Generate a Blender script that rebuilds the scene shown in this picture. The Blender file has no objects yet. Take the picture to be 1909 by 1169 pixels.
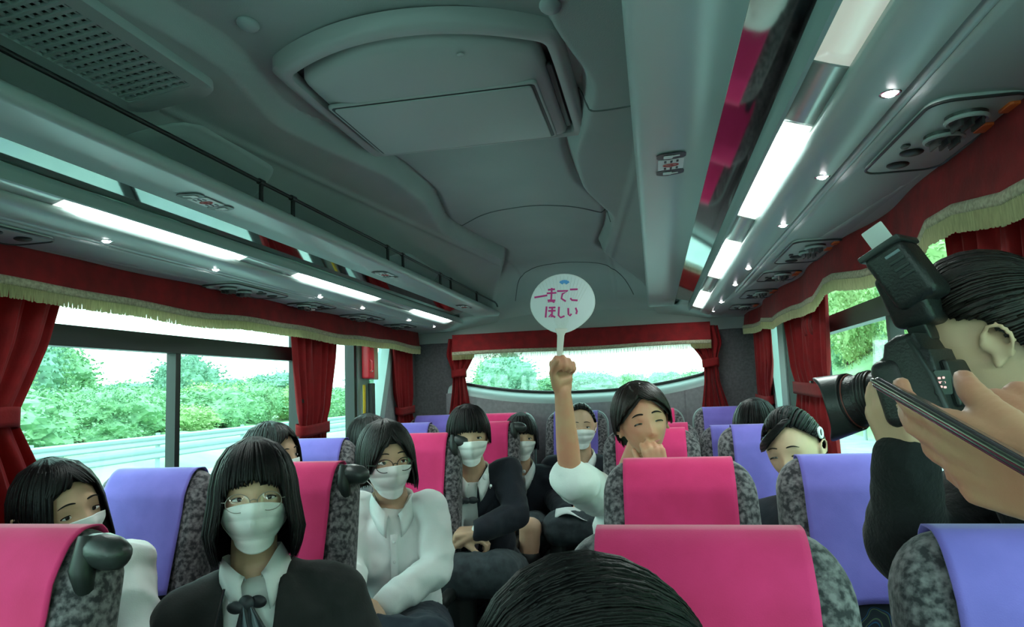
import bpy, bmesh, math, random
import numpy as np
from mathutils import Vector, Matrix, noise
random.seed(7); np.random.seed(7)
C = bpy.context.scene.collection
sc = bpy.context.scene
PI = math.pi
FLOOR = -1.42          # everything is written relative to the eye point, then lifted so that the floor is z = 0
CEN = -0.53            # centre plane of the bus (x)
# ---------------------------------------------------------------- camera
FPX = 1300.0
def _n(v): return v/np.linalg.norm(v)
def _setup():
    q = lambda x, y: np.array([(x-954.5)/FPX, -(y-584.5)/FPX, -1.])
    y = _n(q(1220, 716)); z = _n(np.cross(q(220, 753), y))
    if z[1] < 0: z = -z
    return np.array([np.cross(y, z), y, z])
RW = _setup()
def at(px, py, X=None, Y=None, Z=None):          # where a sight line meets a plane of the bus
    d = RW @ np.array([(px-954.5)/FPX, -(py-584.5)/FPX, -1.])
    t = X/d[0] if X is not None else Y/d[1] if Y is not None else Z/d[2]
    return Vector(d*t)
cam = bpy.data.cameras.new('camera'); co = bpy.data.objects.new('camera', cam); C.objects.link(co)
cam.sensor_width = 36; cam.lens = FPX/1909*36; cam.clip_start = .02; cam.clip_end = 500
M = Matrix([list(RW[0]), list(RW[1]), list(RW[2])]).to_4x4()
co.matrix_world = M
sc.camera = co
# ---------------------------------------------------------------- world, exposure
w = bpy.data.worlds.new('sky'); sc.world = w; w.use_nodes = True
nt = w.node_tree; bg = nt.nodes['Background']
tc = nt.nodes.new('ShaderNodeTexCoord'); sp = nt.nodes.new('ShaderNodeSeparateXYZ')
rp = nt.nodes.new('ShaderNodeValToRGB')
nt.links.new(tc.outputs['Generated'], sp.inputs[0]); nt.links.new(sp.outputs['Z'], rp.inputs[0])
rp.color_ramp.elements[0].position = .0; rp.color_ramp.elements[0].color = (.74, 1, .94, 1)
rp.color_ramp.elements[1].position = .6; rp.color_ramp.elements[1].color = (.62, .92, .92, 1)
nt.links.new(rp.outputs[0], bg.inputs[0]); bg.inputs[1].default_value = 3.4
sc.view_settings.view_transform = 'Standard'; sc.view_settings.look = 'None'
sc.view_settings.exposure = 1.02; sc.view_settings.gamma = 1.0; sc.view_settings.use_curve_mapping = False

# ---------------------------------------------------------------- materials
def lin(c): return tuple((x/12.92 if x <= .04045 else ((x+.055)/1.055)**2.4) for x in c)
def mat(name, col, rough=.6, metal=0., spec=.5, col2=None, scale=8., detail=4., lo=.35, hi=.65, bump=0., bscale=60., emis=0., sheen=0., stretch=None, transl=0., coat=0., aniso=0.):
    m = bpy.data.materials.new(name); m.use_nodes = True
    n = m.node_tree.nodes; L = m.node_tree.links; b = n['Principled BSDF']
    b.inputs['Base Color'].default_value = (*col, 1); b.inputs['Roughness'].default_value = rough
    b.inputs['Metallic'].default_value = metal; b.inputs['Specular IOR Level'].default_value = spec
    if sheen: b.inputs['Sheen Weight'].default_value = sheen; b.inputs['Sheen Roughness'].default_value = .4
    if coat: b.inputs['Coat Weight'].default_value = coat; b.inputs['Coat Roughness'].default_value = .15
    tcn = n.new('ShaderNodeTexCoord'); src = tcn.outputs['Object']
    if stretch:
        mp = n.new('ShaderNodeMapping'); mp.inputs['Scale'].default_value = stretch; L.new(src, mp.inputs[0]); src = mp.outputs[0]
    if col2:
        t = n.new('ShaderNodeTexNoise'); t.inputs['Scale'].default_value = scale; t.inputs['Detail'].default_value = detail
        r = n.new('ShaderNodeValToRGB'); r.color_ramp.elements[0].position = lo; r.color_ramp.elements[1].position = hi
        r.color_ramp.elements[0].color = (*col, 1); r.color_ramp.elements[1].color = (*col2, 1)
        L.new(src, t.inputs['Vector']); L.new(t.outputs[0], r.inputs[0]); L.new(r.outputs[0], b.inputs['Base Color'])
        if emis: L.new(r.outputs[0], b.inputs['Emission Color'])
    if bump:
        t2 = n.new('ShaderNodeTexNoise'); t2.inputs['Scale'].default_value = bscale; t2.inputs['Detail'].default_value = 3
        bp = n.new('ShaderNodeBump'); bp.inputs['Strength'].default_value = bump; bp.inputs['Distance'].default_value = .004
        L.new(src, t2.inputs['Vector']); L.new(t2.outputs[0], bp.inputs['Height']); L.new(bp.outputs[0], b.inputs['Normal'])
    if emis:
        if not col2: b.inputs['Emission Color'].default_value = (*col, 1)
        b.inputs['Emission Strength'].default_value = emis
    if transl:
        out = n['Material Output']; tr = n.new('ShaderNodeBsdfTranslucent'); mx = n.new('ShaderNodeMixShader')
        tr.inputs[0].default_value = (*[min(1, c*1.6) for c in col], 1); mx.inputs[0].default_value = transl
        L.new(b.outputs[0], mx.inputs[1]); L.new(tr.outputs[0], mx.inputs[2]); L.new(mx.outputs[0], out.inputs[0])
    return m
MT = {}
MT['ceil'] = mat('headliner', (.34, .385, .37), .75, col2=(.375, .415, .40), scale=3, bump=.15, bscale=350)
MT['plast'] = mat('pale grey plastic', (.41, .48, .47), .34, bump=.04, bscale=300)
MT['plast2'] = mat('matt grey plastic', (.37, .425, .415), .5, bump=.06, bscale=300)
MT['acunit'] = mat('beige grey plastic', (.39, .41, .395), .45, bump=.06, bscale=300)
MT['wall'] = mat('grey trim fabric', (.10, .10, .105), .9, col2=(.14, .135, .145), scale=60, bump=.2, bscale=400)
MT['wall2'] = mat('mauve grey trim', (.19, .185, .20), .8, col2=(.23, .225, .24), scale=40, bump=.15, bscale=300)
MT['floor'] = mat('dark vinyl floor', (.05, .05, .055), .5, col2=(.09, .09, .095), scale=120)
MT['seam'] = mat('seam shadow grey', (.12, .14, .135), .8)
MT['black'] = mat('black rubber', (.012, .014, .014), .45)
MT['dark'] = mat('dark plastic', (.03, .034, .034), .35, bump=.1, bscale=300)
MT['pillar'] = mat('pillar trim', (.30, .40, .39), .45)
MT['mirror'] = mat('smoked mirror acrylic', (.23, .27, .26), .05, metal=1.)
MT['diff_on'] = mat('lit lamp cover', (.88, 1., .95), .3, emis=15.)
MT['diff_off'] = mat('unlit lamp cover', (.62, .66, .62), .25, metal=.3)
MT['led'] = mat('lit spot lens', (1., .97, 1.), .3, emis=40.)
MT['chrome'] = mat('bright metal', (.6, .62, .62), .2, metal=1.)
MT['red'] = mat('red curtain velvet', lin((.50, .02, .05)), .85, col2=lin((.58, .03, .07)), scale=25, bump=.25, bscale=120, sheen=.06, transl=.30)
MT['redval'] = mat('red valance velvet', lin((.42, .025, .045)), .9, col2=lin((.50, .03, .06)), scale=18, bump=.3, bscale=90)
MT['fringe'] = mat('cream fringe', lin((.80, .78, .62)), .9, col2=lin((.66, .64, .50)), scale=200, stretch=(1, 1, .15), transl=.2)
MT['braid'] = mat('cream braid', lin((.66, .64, .54)), .9, col2=lin((.52, .50, .42)), scale=120)
MT['pink'] = mat('pink seat cover', lin((.84, .16, .41)), .85, col2=lin((.88, .18, .45)), scale=12, bump=.12, bscale=500, sheen=.25)
MT['purple'] = mat('violet seat cover', lin((.44, .38, .72)), .85, col2=lin((.48, .41, .76)), scale=12, bump=.12, bscale=500, sheen=.25)
MT['velvet'] = mat('mottled grey velvet', lin((.17, .16, .18)), .9, col2=lin((.50, .47, .485)), scale=75, detail=5, lo=.40, hi=.64, bump=.2, bscale=400, sheen=.3)
MT['redbox'] = mat('red box plastic', lin((.85, .12, .20)), .4)
MT['yellow'] = mat('yellow tape', lin((.85, .72, .12)), .5)
MT['wood'] = mat('pale board', lin((.62, .55, .45)), .6)
MT['orange'] = mat('orange tag', lin((.85, .38, .15)), .5)
MT['white'] = mat('white print', (.75, .78, .77), .5)
MT['signred'] = mat('red print', (.5, .08, .08), .5)
def swirl():
    m = mat('dark swirl seat fabric', (.01, .012, .02), .9, sheen=.2)
    n = m.node_tree.nodes; L = m.node_tree.links; b = n['Principled BSDF']
    tcn = n.new('ShaderNodeTexCoord'); wv = n.new('ShaderNodeTexWave'); wv.wave_type = 'RINGS'
    wv.inputs['Scale'].default_value = 7; wv.inputs['Distortion'].default_value = 14; wv.inputs['Detail'].default_value = 1.5; wv.inputs['Detail Scale'].default_value = 1.2
    r = n.new('ShaderNodeValToRGB'); e = r.color_ramp.elements
    e[0].position = 0; e[0].color = (.008, .01, .02, 1); e[1].position = 1; e[1].color = (.01, .012, .02, 1)
    for p, c in ((.55, (.008, .01, .02, 1)), (.62, (.01, .09, .22, 1)), (.70, (.01, .012, .02, 1)), (.80, (.03, .02, .06, 1)), (.86, (.10, .16, .06, 1)), (.90, (.01, .02, .03, 1))):
        q = e.new(p); q.color = c
    L.new(tcn.outputs['Object'], wv.inputs[0]); L.new(wv.outputs[0], r.inputs[0]); L.new(r.outputs[0], b.inputs['Base Color'])
    return m
MT['swirl'] = swirl()
def glassmat():
    m = bpy.data.materials.new('window glass'); m.use_nodes = True; n = m.node_tree.nodes; L = m.node_tree.links
    n.remove(n['Principled BSDF']); t = n.new('ShaderNodeBsdfTransparent'); t.inputs[0].default_value = (.86, .97, .93, 1)
    g = n.new('ShaderNodeBsdfGlossy'); g.inputs['Roughness'].default_value = .01; lw = n.new('ShaderNodeLayerWeight'); lw.inputs[0].default_value = .5; pw = n.new('ShaderNodeMath'); pw.operation = 'POWER'; L.new(lw.outputs['Facing'], pw.inputs[0]); pw.inputs[1].default_value = 5; fr = n.new('ShaderNodeMath'); fr.operation = 'MULTIPLY_ADD'; L.new(pw.outputs[0], fr.inputs[0]); fr.inputs[1].default_value = .35; fr.inputs[2].default_value = .04
    mx = n.new('ShaderNodeMixShader'); L.new(fr.outputs[0], mx.inputs[0]); L.new(t.outputs[0], mx.inputs[1]); L.new(g.outputs[0], mx.inputs[2])
    L.new(mx.outputs[0], n['Material Output'].inputs[0]); return m
MT['glass'] = glassmat()
def lens():
    m = bpy.data.materials.new('clear spectacle lens'); m.use_nodes = True; n = m.node_tree.nodes; L = m.node_tree.links
    n.remove(n['Principled BSDF']); t = n.new('ShaderNodeBsdfTransparent'); g = n.new('ShaderNodeBsdfGlossy'); g.inputs['Roughness'].default_value = .03
    mx = n.new('ShaderNodeMixShader'); mx.inputs[0].default_value = .06; L.new(t.outputs[0], mx.inputs[1]); L.new(g.outputs[0], mx.inputs[2])
    L.new(mx.outputs[0], n['Material Output'].inputs[0]); return m
MT['lens'] = lens()
# ---------------------------------------------------------------- mesh helpers
class MB:
    def __init__(s): s.v = []; s.f = []
    def add(s, v, f):
        k = len(s.v); s.v += [tuple(p) for p in v]; s.f += [tuple(i+k for i in q) for q in f]; return s
    def box(s, c, d, R=None):
        c = Vector(c); v = []
        for x in (-.5, .5):
            for y in (-.5, .5):
                for z in (-.5, .5):
                    p = Vector((x*d[0], y*d[1], z*d[2]))
                    if R: p = R @ p
                    v.append(c+p)
        return s.add(v, [(0, 1, 3, 2), (4, 6, 7, 5), (0, 4, 5, 1), (2, 3, 7, 6), (0, 2, 6, 4), (1, 5, 7, 3)])
    def box2(s, a, b):
        return s.box([(a[i]+b[i])/2 for i in range(3)], [abs(b[i]-a[i]) for i in range(3)])
    def tube(s, pts, r, n=8, cap=True, flat=None, up=None):
        pts = [Vector(p) for p in pts]; N = len(pts)
        rs = r if hasattr(r, '__len__') else [r]*N
        v = []; prev = None
        for i, p in enumerate(pts):
            t = (pts[min(i+1, N-1)]-pts[max(i-1, 0)])
            t = t.normalized() if t.length > 1e-9 else Vector((0, 0, 1))
            if up is not None: a = Vector(up) if not callable(up) else up(i)
            elif prev is not None: a = prev
            else: a = Vector((0, 0, 1)) if abs(t.z) < .9 else Vector((1, 0, 0))
            a = (a - t*a.dot(t))
            a = a.normalized() if a.length > 1e-6 else t.orthogonal().normalized()
            prev = a; b = t.cross(a)
            fl = 1 if flat is None else flat
            for k in range(n):
                th = 2*PI*k/n
                v.append(p + (a*math.cos(th)*fl + b*math.sin(th))*rs[i])
        f = [(i*n+k, i*n+(k+1) % n, (i+1)*n+(k+1) % n, (i+1)*n+k) for i in range(N-1) for k in range(n)]
        if cap: f += [tuple(range(n-1, -1, -1)), tuple((N-1)*n+k for k in range(n))]
        return s.add(v, f)
    def ell(s, c, r, R=None, nu=16, nv=10):
        c = Vector(c); v = [];
        for j in range(nv+1):
            ph = PI*j/nv
            for i in range(nu):
                th = 2*PI*i/nu
                p = Vector((r[0]*math.sin(ph)*math.cos(th), r[1]*math.sin(ph)*math.sin(th), r[2]*math.cos(ph)))
                if R: p = R @ p
                v.append(c+p)
        f = [(j*nu+i, (j+1)*nu+i, (j+1)*nu+(i+1) % nu, j*nu+(i+1) % nu) for j in range(nv) for i in range(nu)]
        return s.add(v, f)
    def grid(s, fn, nu, nv, wrap=False):
        v = [fn(i/(nu if wrap else nu-1), j/(nv-1)) for j in range(nv) for i in range(nu)]
        m = nu if wrap else nu-1
        return s.add(v, [(j*nu+i, j*nu+(i+1) % nu, (j+1)*nu+(i+1) % nu, (j+1)*nu+i) for j in range(nv-1) for i in range(m)])
    def slab(s, out, org, ax, ay, an, th, bev, nb=3, back=True):
        """rounded plate: outline (list of 2d pts, ccw), plane axes ax, ay, thickness th along an, rounded edges bev"""
        org, ax, ay, an = [Vector(q) for q in (org, ax, ay, an)]
        o = [Vector(p).to_2d() if len(p) > 2 else Vector(p) for p in out]; n = len(o)
        nr = []
        for i in range(n):
            t = (o[(i+1) % n]-o[i-1]); t = t.normalized() if t.length > 1e-9 else Vector((1, 0))
            nr.append(Vector((t.y, -t.x)))
        rings = []
        for k in range(nb+1):
            a = PI/2*k/nb; rings.append((-bev*(1-math.sin(a)), -th/2+bev*(1-math.cos(a))))
        if back: rings += [(i, -h) for i, h in reversed(rings)]
        v = []
        for ins, h in rings:
            for i in range(n):
                q = o[i]+nr[i]*ins; v.append(org+ax*q.x+ay*q.y+an*h)
        m = len(rings)
        f = [(j*n+i, j*n+(i+1) % n, (j+1)*n+(i+1) % n, (j+1)*n+i) for j in range(m-1) for i in range(n)]
        f += [tuple(range(n-1, -1, -1)), tuple((m-1)*n+i for i in range(n))]
        return s.add(v, f)
    def prism(s, prof, y0, y1, cap=True):            # profile in (x, z) extruded along y
        n = len(prof); v = [(p[0], y0, p[1]) for p in prof]+[(p[0], y1, p[1]) for p in prof]
        f = [(i, (i+1) % n, n+(i+1) % n, n+i) for i in range(n)]
        if cap: f += [tuple(range(n-1, -1, -1)), tuple(range(n, 2*n))]
        return s.add(v, f)
    def build(s, name, m, parent=None, smooth=True, weld=0., angle=50):
        me = bpy.data.meshes.new(name)
        org = Vector((0, 0, 0))
        if parent is None:
            a = np.array(s.v); lo = a.min(0); hi = a.max(0)
            org = Vector(((lo[0]+hi[0])/2, (lo[1]+hi[1])/2, lo[2]))
        else: org = porg(parent)
        me.from_pydata([(p[0]-org.x, p[1]-org.y, p[2]-org.z) for p in s.v], [], s.f); me.validate()
        ms = m if isinstance(m, (list, tuple)) else [m]
        for q in ms: me.materials.append(MT[q] if isinstance(q, str) else q)
        bm = bmesh.new(); bm.from_mesh(me)
        if weld: bmesh.ops.remove_doubles(bm, verts=bm.verts, dist=weld)
        bmesh.ops.recalc_face_normals(bm, faces=bm.faces)
        for fc in bm.faces: fc.smooth = smooth
        bm.to_mesh(me); bm.free()
        if smooth: me.set_sharp_from_angle(angle=math.radians(angle))
        o = bpy.data.objects.new(name, me); C.objects.link(o)
        if parent is not None: o.parent = parent
        else: o.location = org
        return o
def porg(o):
    p = Vector((0, 0, 0))
    while o is not None: p = p+o.location; o = o.parent
    return p
def tag(o, label=None, cat=None, group=None, kind=None):
    if label: o['label'] = label
    if cat: o['category'] = cat
    if group: o['group'] = group
    if kind: o['kind'] = kind
    return o
def empty(name, loc, label, cat, group=None):
    o = bpy.data.objects.new(name, None); C.objects.link(o); o.location = loc; o.empty_display_size = .05
    return tag(o, label, cat, group)
def struct(o): o['kind'] = 'structure'; return o
def rrect(w, h, r, n=5):
    o = []
    for cx, cy, a0 in ((w/2-r, -h/2+r, -90), (w/2-r, h/2-r, 0), (-w/2+r, h/2-r, 90), (-w/2+r, -h/2+r, 180)):
        for k in range(n+1):
            a = math.radians(a0+90*k/n); o.append((cx+r*math.cos(a), cy+r*math.sin(a)))
    return o
def solid(o, t, off=0):
    m = o.modifiers.new('s', 'SOLIDIFY'); m.thickness = t; m.offset = off; return o

# ================================================================ the bus shell
Y0, Y1 = -2.6, 5.02
XL, XR = CEN-1.23, CEN+1.23
WB, WT = -.46, .42     # window opening bottom / top
struct(MB().box2((XL-.1, Y0, FLOOR-.06), (XR+.1, Y1+.15, FLOOR)).build('floor', 'floor', smooth=False))
def wavew(y):
    ys = [0.2, .9, 1.34, 1.66, 2.2, 2.6, 3.05, 3.45, 3.87, 4.2, 4.5, 4.84]
    ws = [.30, .40, .34, .41, .29, .285, .37, .33, .26, .34, .45, .56]
    return float(np.interp(y, ys, ws))
YS = np.linspace(0, 5, 400); WS = np.array([wavew(y) for y in YS])
k_ = np.exp(-np.linspace(-2, 2, 25)**2); k_ /= k_.sum(); WS = np.convolve(np.pad(WS, 12, mode='edge'), k_, 'valid')
def sstep(a, b, x): t = min(1, max(0, (x-a)/(b-a))); return t*t*(3-2*t)
def ceilz(x, y):
    u = abs(x-CEN); ur = min(.62, max(.30, .60-.11*(y-1.5)))
    w_ = float(np.interp(y, YS, WS))
    z = .80-.03*(u/.6)**2
    if y > .2: z -= .052*sstep(w_-.004, w_+.028, u)*sstep(.2, .6, y)
    if y > 1.5: z += .030*math.exp(-((u-w_-.004)/.016)**2)*sstep(1.6, 2.0, y)*(1-sstep(4.3, 4.5, y))
    if u > ur: z -= .30*(u-ur)+.12*(u-ur)**2
    z -= .008*math.exp(-((u-ur)/.012)**2)
    # rear dome
    if y > 4.25:
        t = (y-4.25)/(Y1-4.25); z -= (z-.44)*(1-math.sqrt(max(0, 1-min(1, t)**2.2)))
    return max(z, .44)
mb = MB()
nx, ny = 300, 420
mb.grid(lambda a, b: (CEN-1.24+2.48*a, Y0+(Y1-Y0)*b, ceilz(CEN-1.24+2.48*a, Y0+(Y1-Y0)*b)), nx, ny)
ce = struct(mb.build('ceiling', 'ceil')); solid(ce, .04, -1 if False else 1)
# ceiling seams
def seam(pts, r=.0022):
    p = []
    for i in range(len(pts)-1):
        for k in range(12):
            t = k/12; q = [pts[i][j]*(1-t)+pts[i+1][j]*t for j in (0, 1)]; p.append(q)
    p.append(pts[-1]); pa = np.array([q[:2] for q in p])
    ker = np.ones(9)/9; ps = np.stack([np.convolve(np.pad(pa[:, j], 4, mode='edge'), ker, 'valid') for j in (0, 1)], 1)
    return [(x, y, ceilz(x, y)-.0005) for x, y in ps]
for i, pts in enumerate(([(-.90, 3.22), (-.7, 3.0), (-.47, 2.95), (-.3, 3.02), (-.14, 3.22)],
                         [(-.95, 4.9), (-.86, 4.6), (-.70, 4.42), (-.5, 4.38), (-.3, 4.44), (-.17, 4.65), (-.10, 4.9)],
                         [(-.17, 1.80), (-.10, 1.82), (.1, 1.74)])):
    struct(MB().tube(seam(pts), .003, 6).build('trim_%d' % (i+1), 'seam'))
# side walls with their window openings
def side(sgn):
    nm = 'left' if sgn < 0 else 'right'; X = XL if sgn < 0 else XR; t = .07*sgn
    m = MB()
    m.box2((X, Y0, FLOOR), (X+t, Y1, WB)); m.box2((X, Y0, WT), (X+t, Y1, .62))
    m.box2((X, Y0, WB), (X+t, -1.2, WT)); m.box2((X, 4.62, WB), (X+t, Y1, WT))
    struct(m.build('wall_%s' % nm, 'wall', smooth=False))
    # near trim post behind the slanted frame
    m = MB(); n = 0
    f = [(4.22, WB), (4.58, WT), (4.78, WT), (4.78, WB)]
    v = [(X-.006*sgn, y, z) for y, z in f]+[(X+t, y, z) for y, z in f]
    m.add(v, [(0, 1, 2, 3), (7, 6, 5, 4), (0, 4, 5, 1), (1, 5, 6, 2), (2, 6, 7, 3), (3, 7, 4, 0)])
    struct(m.build('trim_post_%s' % nm, 'wall2', smooth=False))
    m = MB(); f = [(4.16, WB), (4.53, WT), (4.61, WT), (4.24, WB)]
    v = [(X-.010*sgn, y, z) for y, z in f]+[(X+t, y, z) for y, z in f]
    m.add(v, [(0, 1, 2, 3), (7, 6, 5, 4), (0, 4, 5, 1), (1, 5, 6, 2), (2, 6, 7, 3), (3, 7, 4, 0)])
    m2 = MB().box2((X-.008*sgn, 3.96, WB), (X+t, 4.13, WT))
    struct(m2.build('trim_pillar_%s' % nm, 'pillar', smooth=False)); struct(m.build('trim_slant_%s' % nm, 'pillar', smooth=False))
    m = MB().box2((X-.005*sgn, 3.30, WB), (X+t, 3.46, WT)).box2((X-.005*sgn, 1.2, WB), (X+t, 1.32, WT)).box2((X-.005*sgn, -1.2, WB), (X+t, -1.05, WT))
    struct(m.build('trim_posts_%s' % nm, 'wall', smooth=False))
    # windows
    xg = X+.045*sgn
    def win(k, ya, yb, bars, mull):
        r = MB()
        a, b = .022, .022
        r.box2((X+.0*sgn, ya, WB), (X+.06*sgn, yb, WB+a)).box2((X, ya, WT-a), (X+.06*sgn, yb, WT)).box2((X, ya, WB), (X+.06*sgn, ya+b, WT)).box2((X, yb-b*1.6, WB), (X+.06*sgn, yb, WT))
        o = struct(r.build('window_%d' % k, 'black', smooth=False))
        if bars: MB().box2((X+.012*sgn, ya, .183), (X+.058*sgn, yb, .25)).build('transom', 'black' if sgn < 0 else 'dark', o, smooth=False)
        for y in mull: MB().box2((X+.015*sgn, y-.014, WB), (X+.055*sgn, y+.014, .2)).build('mullion', 'black', o, smooth=False)
        ys = [ya+b]+list(mull)+[yb-b]
        if bars:
            for i in range(len(ys)-1): MB().box2((xg-.002, ys[i], WB+a), (xg+.002, ys[i+1], .2)).build('pane', 'glass', o, smooth=False)
            MB().box2((xg-.002, ya+b, .245), (xg+.002, yb-b, WT-a)).build('pane', 'glass', o, smooth=False)
        else: MB().box2((xg-.002, ya+b, WB+a), (xg+.002, yb-b, WT-a)).build('pane', 'glass', o, smooth=False)
        for y in mull[:1]:
            pass
        if bars and yb > 3:
            c = MB().box((X-.012*sgn, yb-.05, -.02), (.03, .035, .05)).box((X-.03*sgn, yb-.062, -.02), (.02, .05, .018)); c.build('window_catch', 'black', o, smooth=False)
        return o
    k = 1 if sgn < 0 else 5
    win(k, -1.05, 1.2, True, [.1]); win(k+1, 1.32, 3.30, True, [2.36 if sgn < 0 else 2.33]); win(k+2, 3.46, 3.96, False, []); 
    o = win(k+3, 4.13, 4.62, False, [])
side(-1); side(1)
# rear wall with its rounded window
def rear():
    yb = Y1
    cx, hw = -.525, .89
    bot = lambda x: -.035+.10*abs((x-cx)/hw)**2.2
    out = []
    n = 30
    for i in range(n+1):
        x = cx-hw+.06+(2*hw-.12)*i/n; out.append((x, bot(x)))
    def corner(c, a0, a1, r=.06): return [(c[0]+r*math.cos(math.radians(a0+(a1-a0)*k/5)), c[1]+r*math.sin(math.radians(a0+(a1-a0)*k/5))) for k in range(1, 6)]
    zb = bot(cx+hw-.06)
    out += corner((cx+hw-.06, zb+.06), -80, 0); out += [(cx+hw, .24)]+corner((cx+hw-.08, .30), 0, 90, .08)
    out += corner((cx-hw+.08, .30), 90, 180, .08)+[(cx-hw, .24)]+corner((cx-hw+.06, zb+.06), 180, 260)
    big = [(XL-.05, FLOOR), (XR+.05, FLOOR), (XR+.05, .60), (XL-.05, .60)]
    bm = bmesh.new()
    def loop(pts, y):
        vs = [bm.verts.new((p[0], y, p[1])) for p in pts]; return vs, [bm.edges.new((vs[i], vs[(i+1) % len(vs)])) for i in range(len(vs))]
    v1, e1 = loop(big, yb); v2, e2 = loop(out, yb)
    bmesh.ops.triangle_fill(bm, edges=e1+e2, use_beauty=True)
    for f in list(bm.faces):
        c = f.calc_center_median()
        if abs(c.x-cx) < hw-.02 and bot(c.x)+.01 < c.z < .37 and all(v in v2 for v in f.verts): bm.faces.remove(f)
    r = bmesh.ops.extrude_face_region(bm, geom=list(bm.faces))
    for g in r['geom']:
        if isinstance(g, bmesh.types.BMVert): g.co.y += .08
    me = bpy.data.meshes.new('wall_rear'); bm.normal_update(); bmesh.ops.recalc_face_normals(bm, faces=bm.faces); bm.to_mesh(me); bm.free(); me.materials.append(MT['wall'])
    o = bpy.data.objects.new('wall_rear', me); C.objects.link(o); struct(o)
    fr = MB(); P = [(p[0], yb+.0, p[1]) for p in out]; P.append(P[0]); fr.tube(P, .011, 8, cap=False)
    wo = struct(fr.build('window_9', 'black'))
    g = MB(); g.slab(out, (0, yb+.03, 0), (1, 0, 0), (0, 0, 1), (0, 1, 0), .004, .001, 1); g.build('pane', 'glass', wo, smooth=False)
    # pale sill that follows the lower edge, and the padded panel below it
    s = MB()
    def sf(a, b):
        x = cx-hw-.06+(2*hw+.12)*a; z = bot(min(max(x, cx-hw), cx+hw))
        yy = [0, .03, .07, .10, .115, .115][int(round(b*5))]; dz = [-.008, -.018, -.03, -.05, -.075, -.5][int(round(b*5))]
        return (x, yb-yy, z+dz)
    s.grid(sf, 60, 6); struct(s.build('trim_rear_sill', 'pillar'))
    s = MB()
    def pf(a, b):
        x = cx-hw-.07+(2*hw+.14)*a; z0 = bot(min(max(x, cx-hw), cx+hw))-.078
        g = .006 if any(abs(x-q) < .006 for q in (-1.27, -.06, .20)) else 0
        return (x, yb-.121+g, z0-(z0+1.0)*b)
    s.grid(pf, 240, 4); struct(s.build('trim_rear_panel', 'wall2'))
    # ledge under the ceiling, above the pelmet
    struct(MB().box2((XL, yb-.03, .36), (XR, yb, .60)).build('trim_rear_header', 'ceil', smooth=False))
rear()
# front bulkhead behind the camera: windscreen with frame
m = MB().box2((XL-.05, Y0-.08, FLOOR), (XR+.05, Y0, -.70)).box2((XL-.05, Y0-.08, .55), (XR+.05, Y0, .85)).box2((XL-.05, Y0-.08, -.70), (XL+.06, Y0, .55)).box2((XR-.06, Y0-.08, -.70), (XR+.05, Y0, .55))
struct(m.build('wall_front', 'wall', smooth=False))
o = struct(MB().box2((CEN-.03, Y0-.06, -.70), (CEN+.03, Y0-.02, .55)).build('window_10', 'black', smooth=False))
MB().box2((XL+.06, Y0-.05, -.70), (XR-.06, Y0-.045, .55)).build('pane', 'glass', o, smooth=False)

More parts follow.
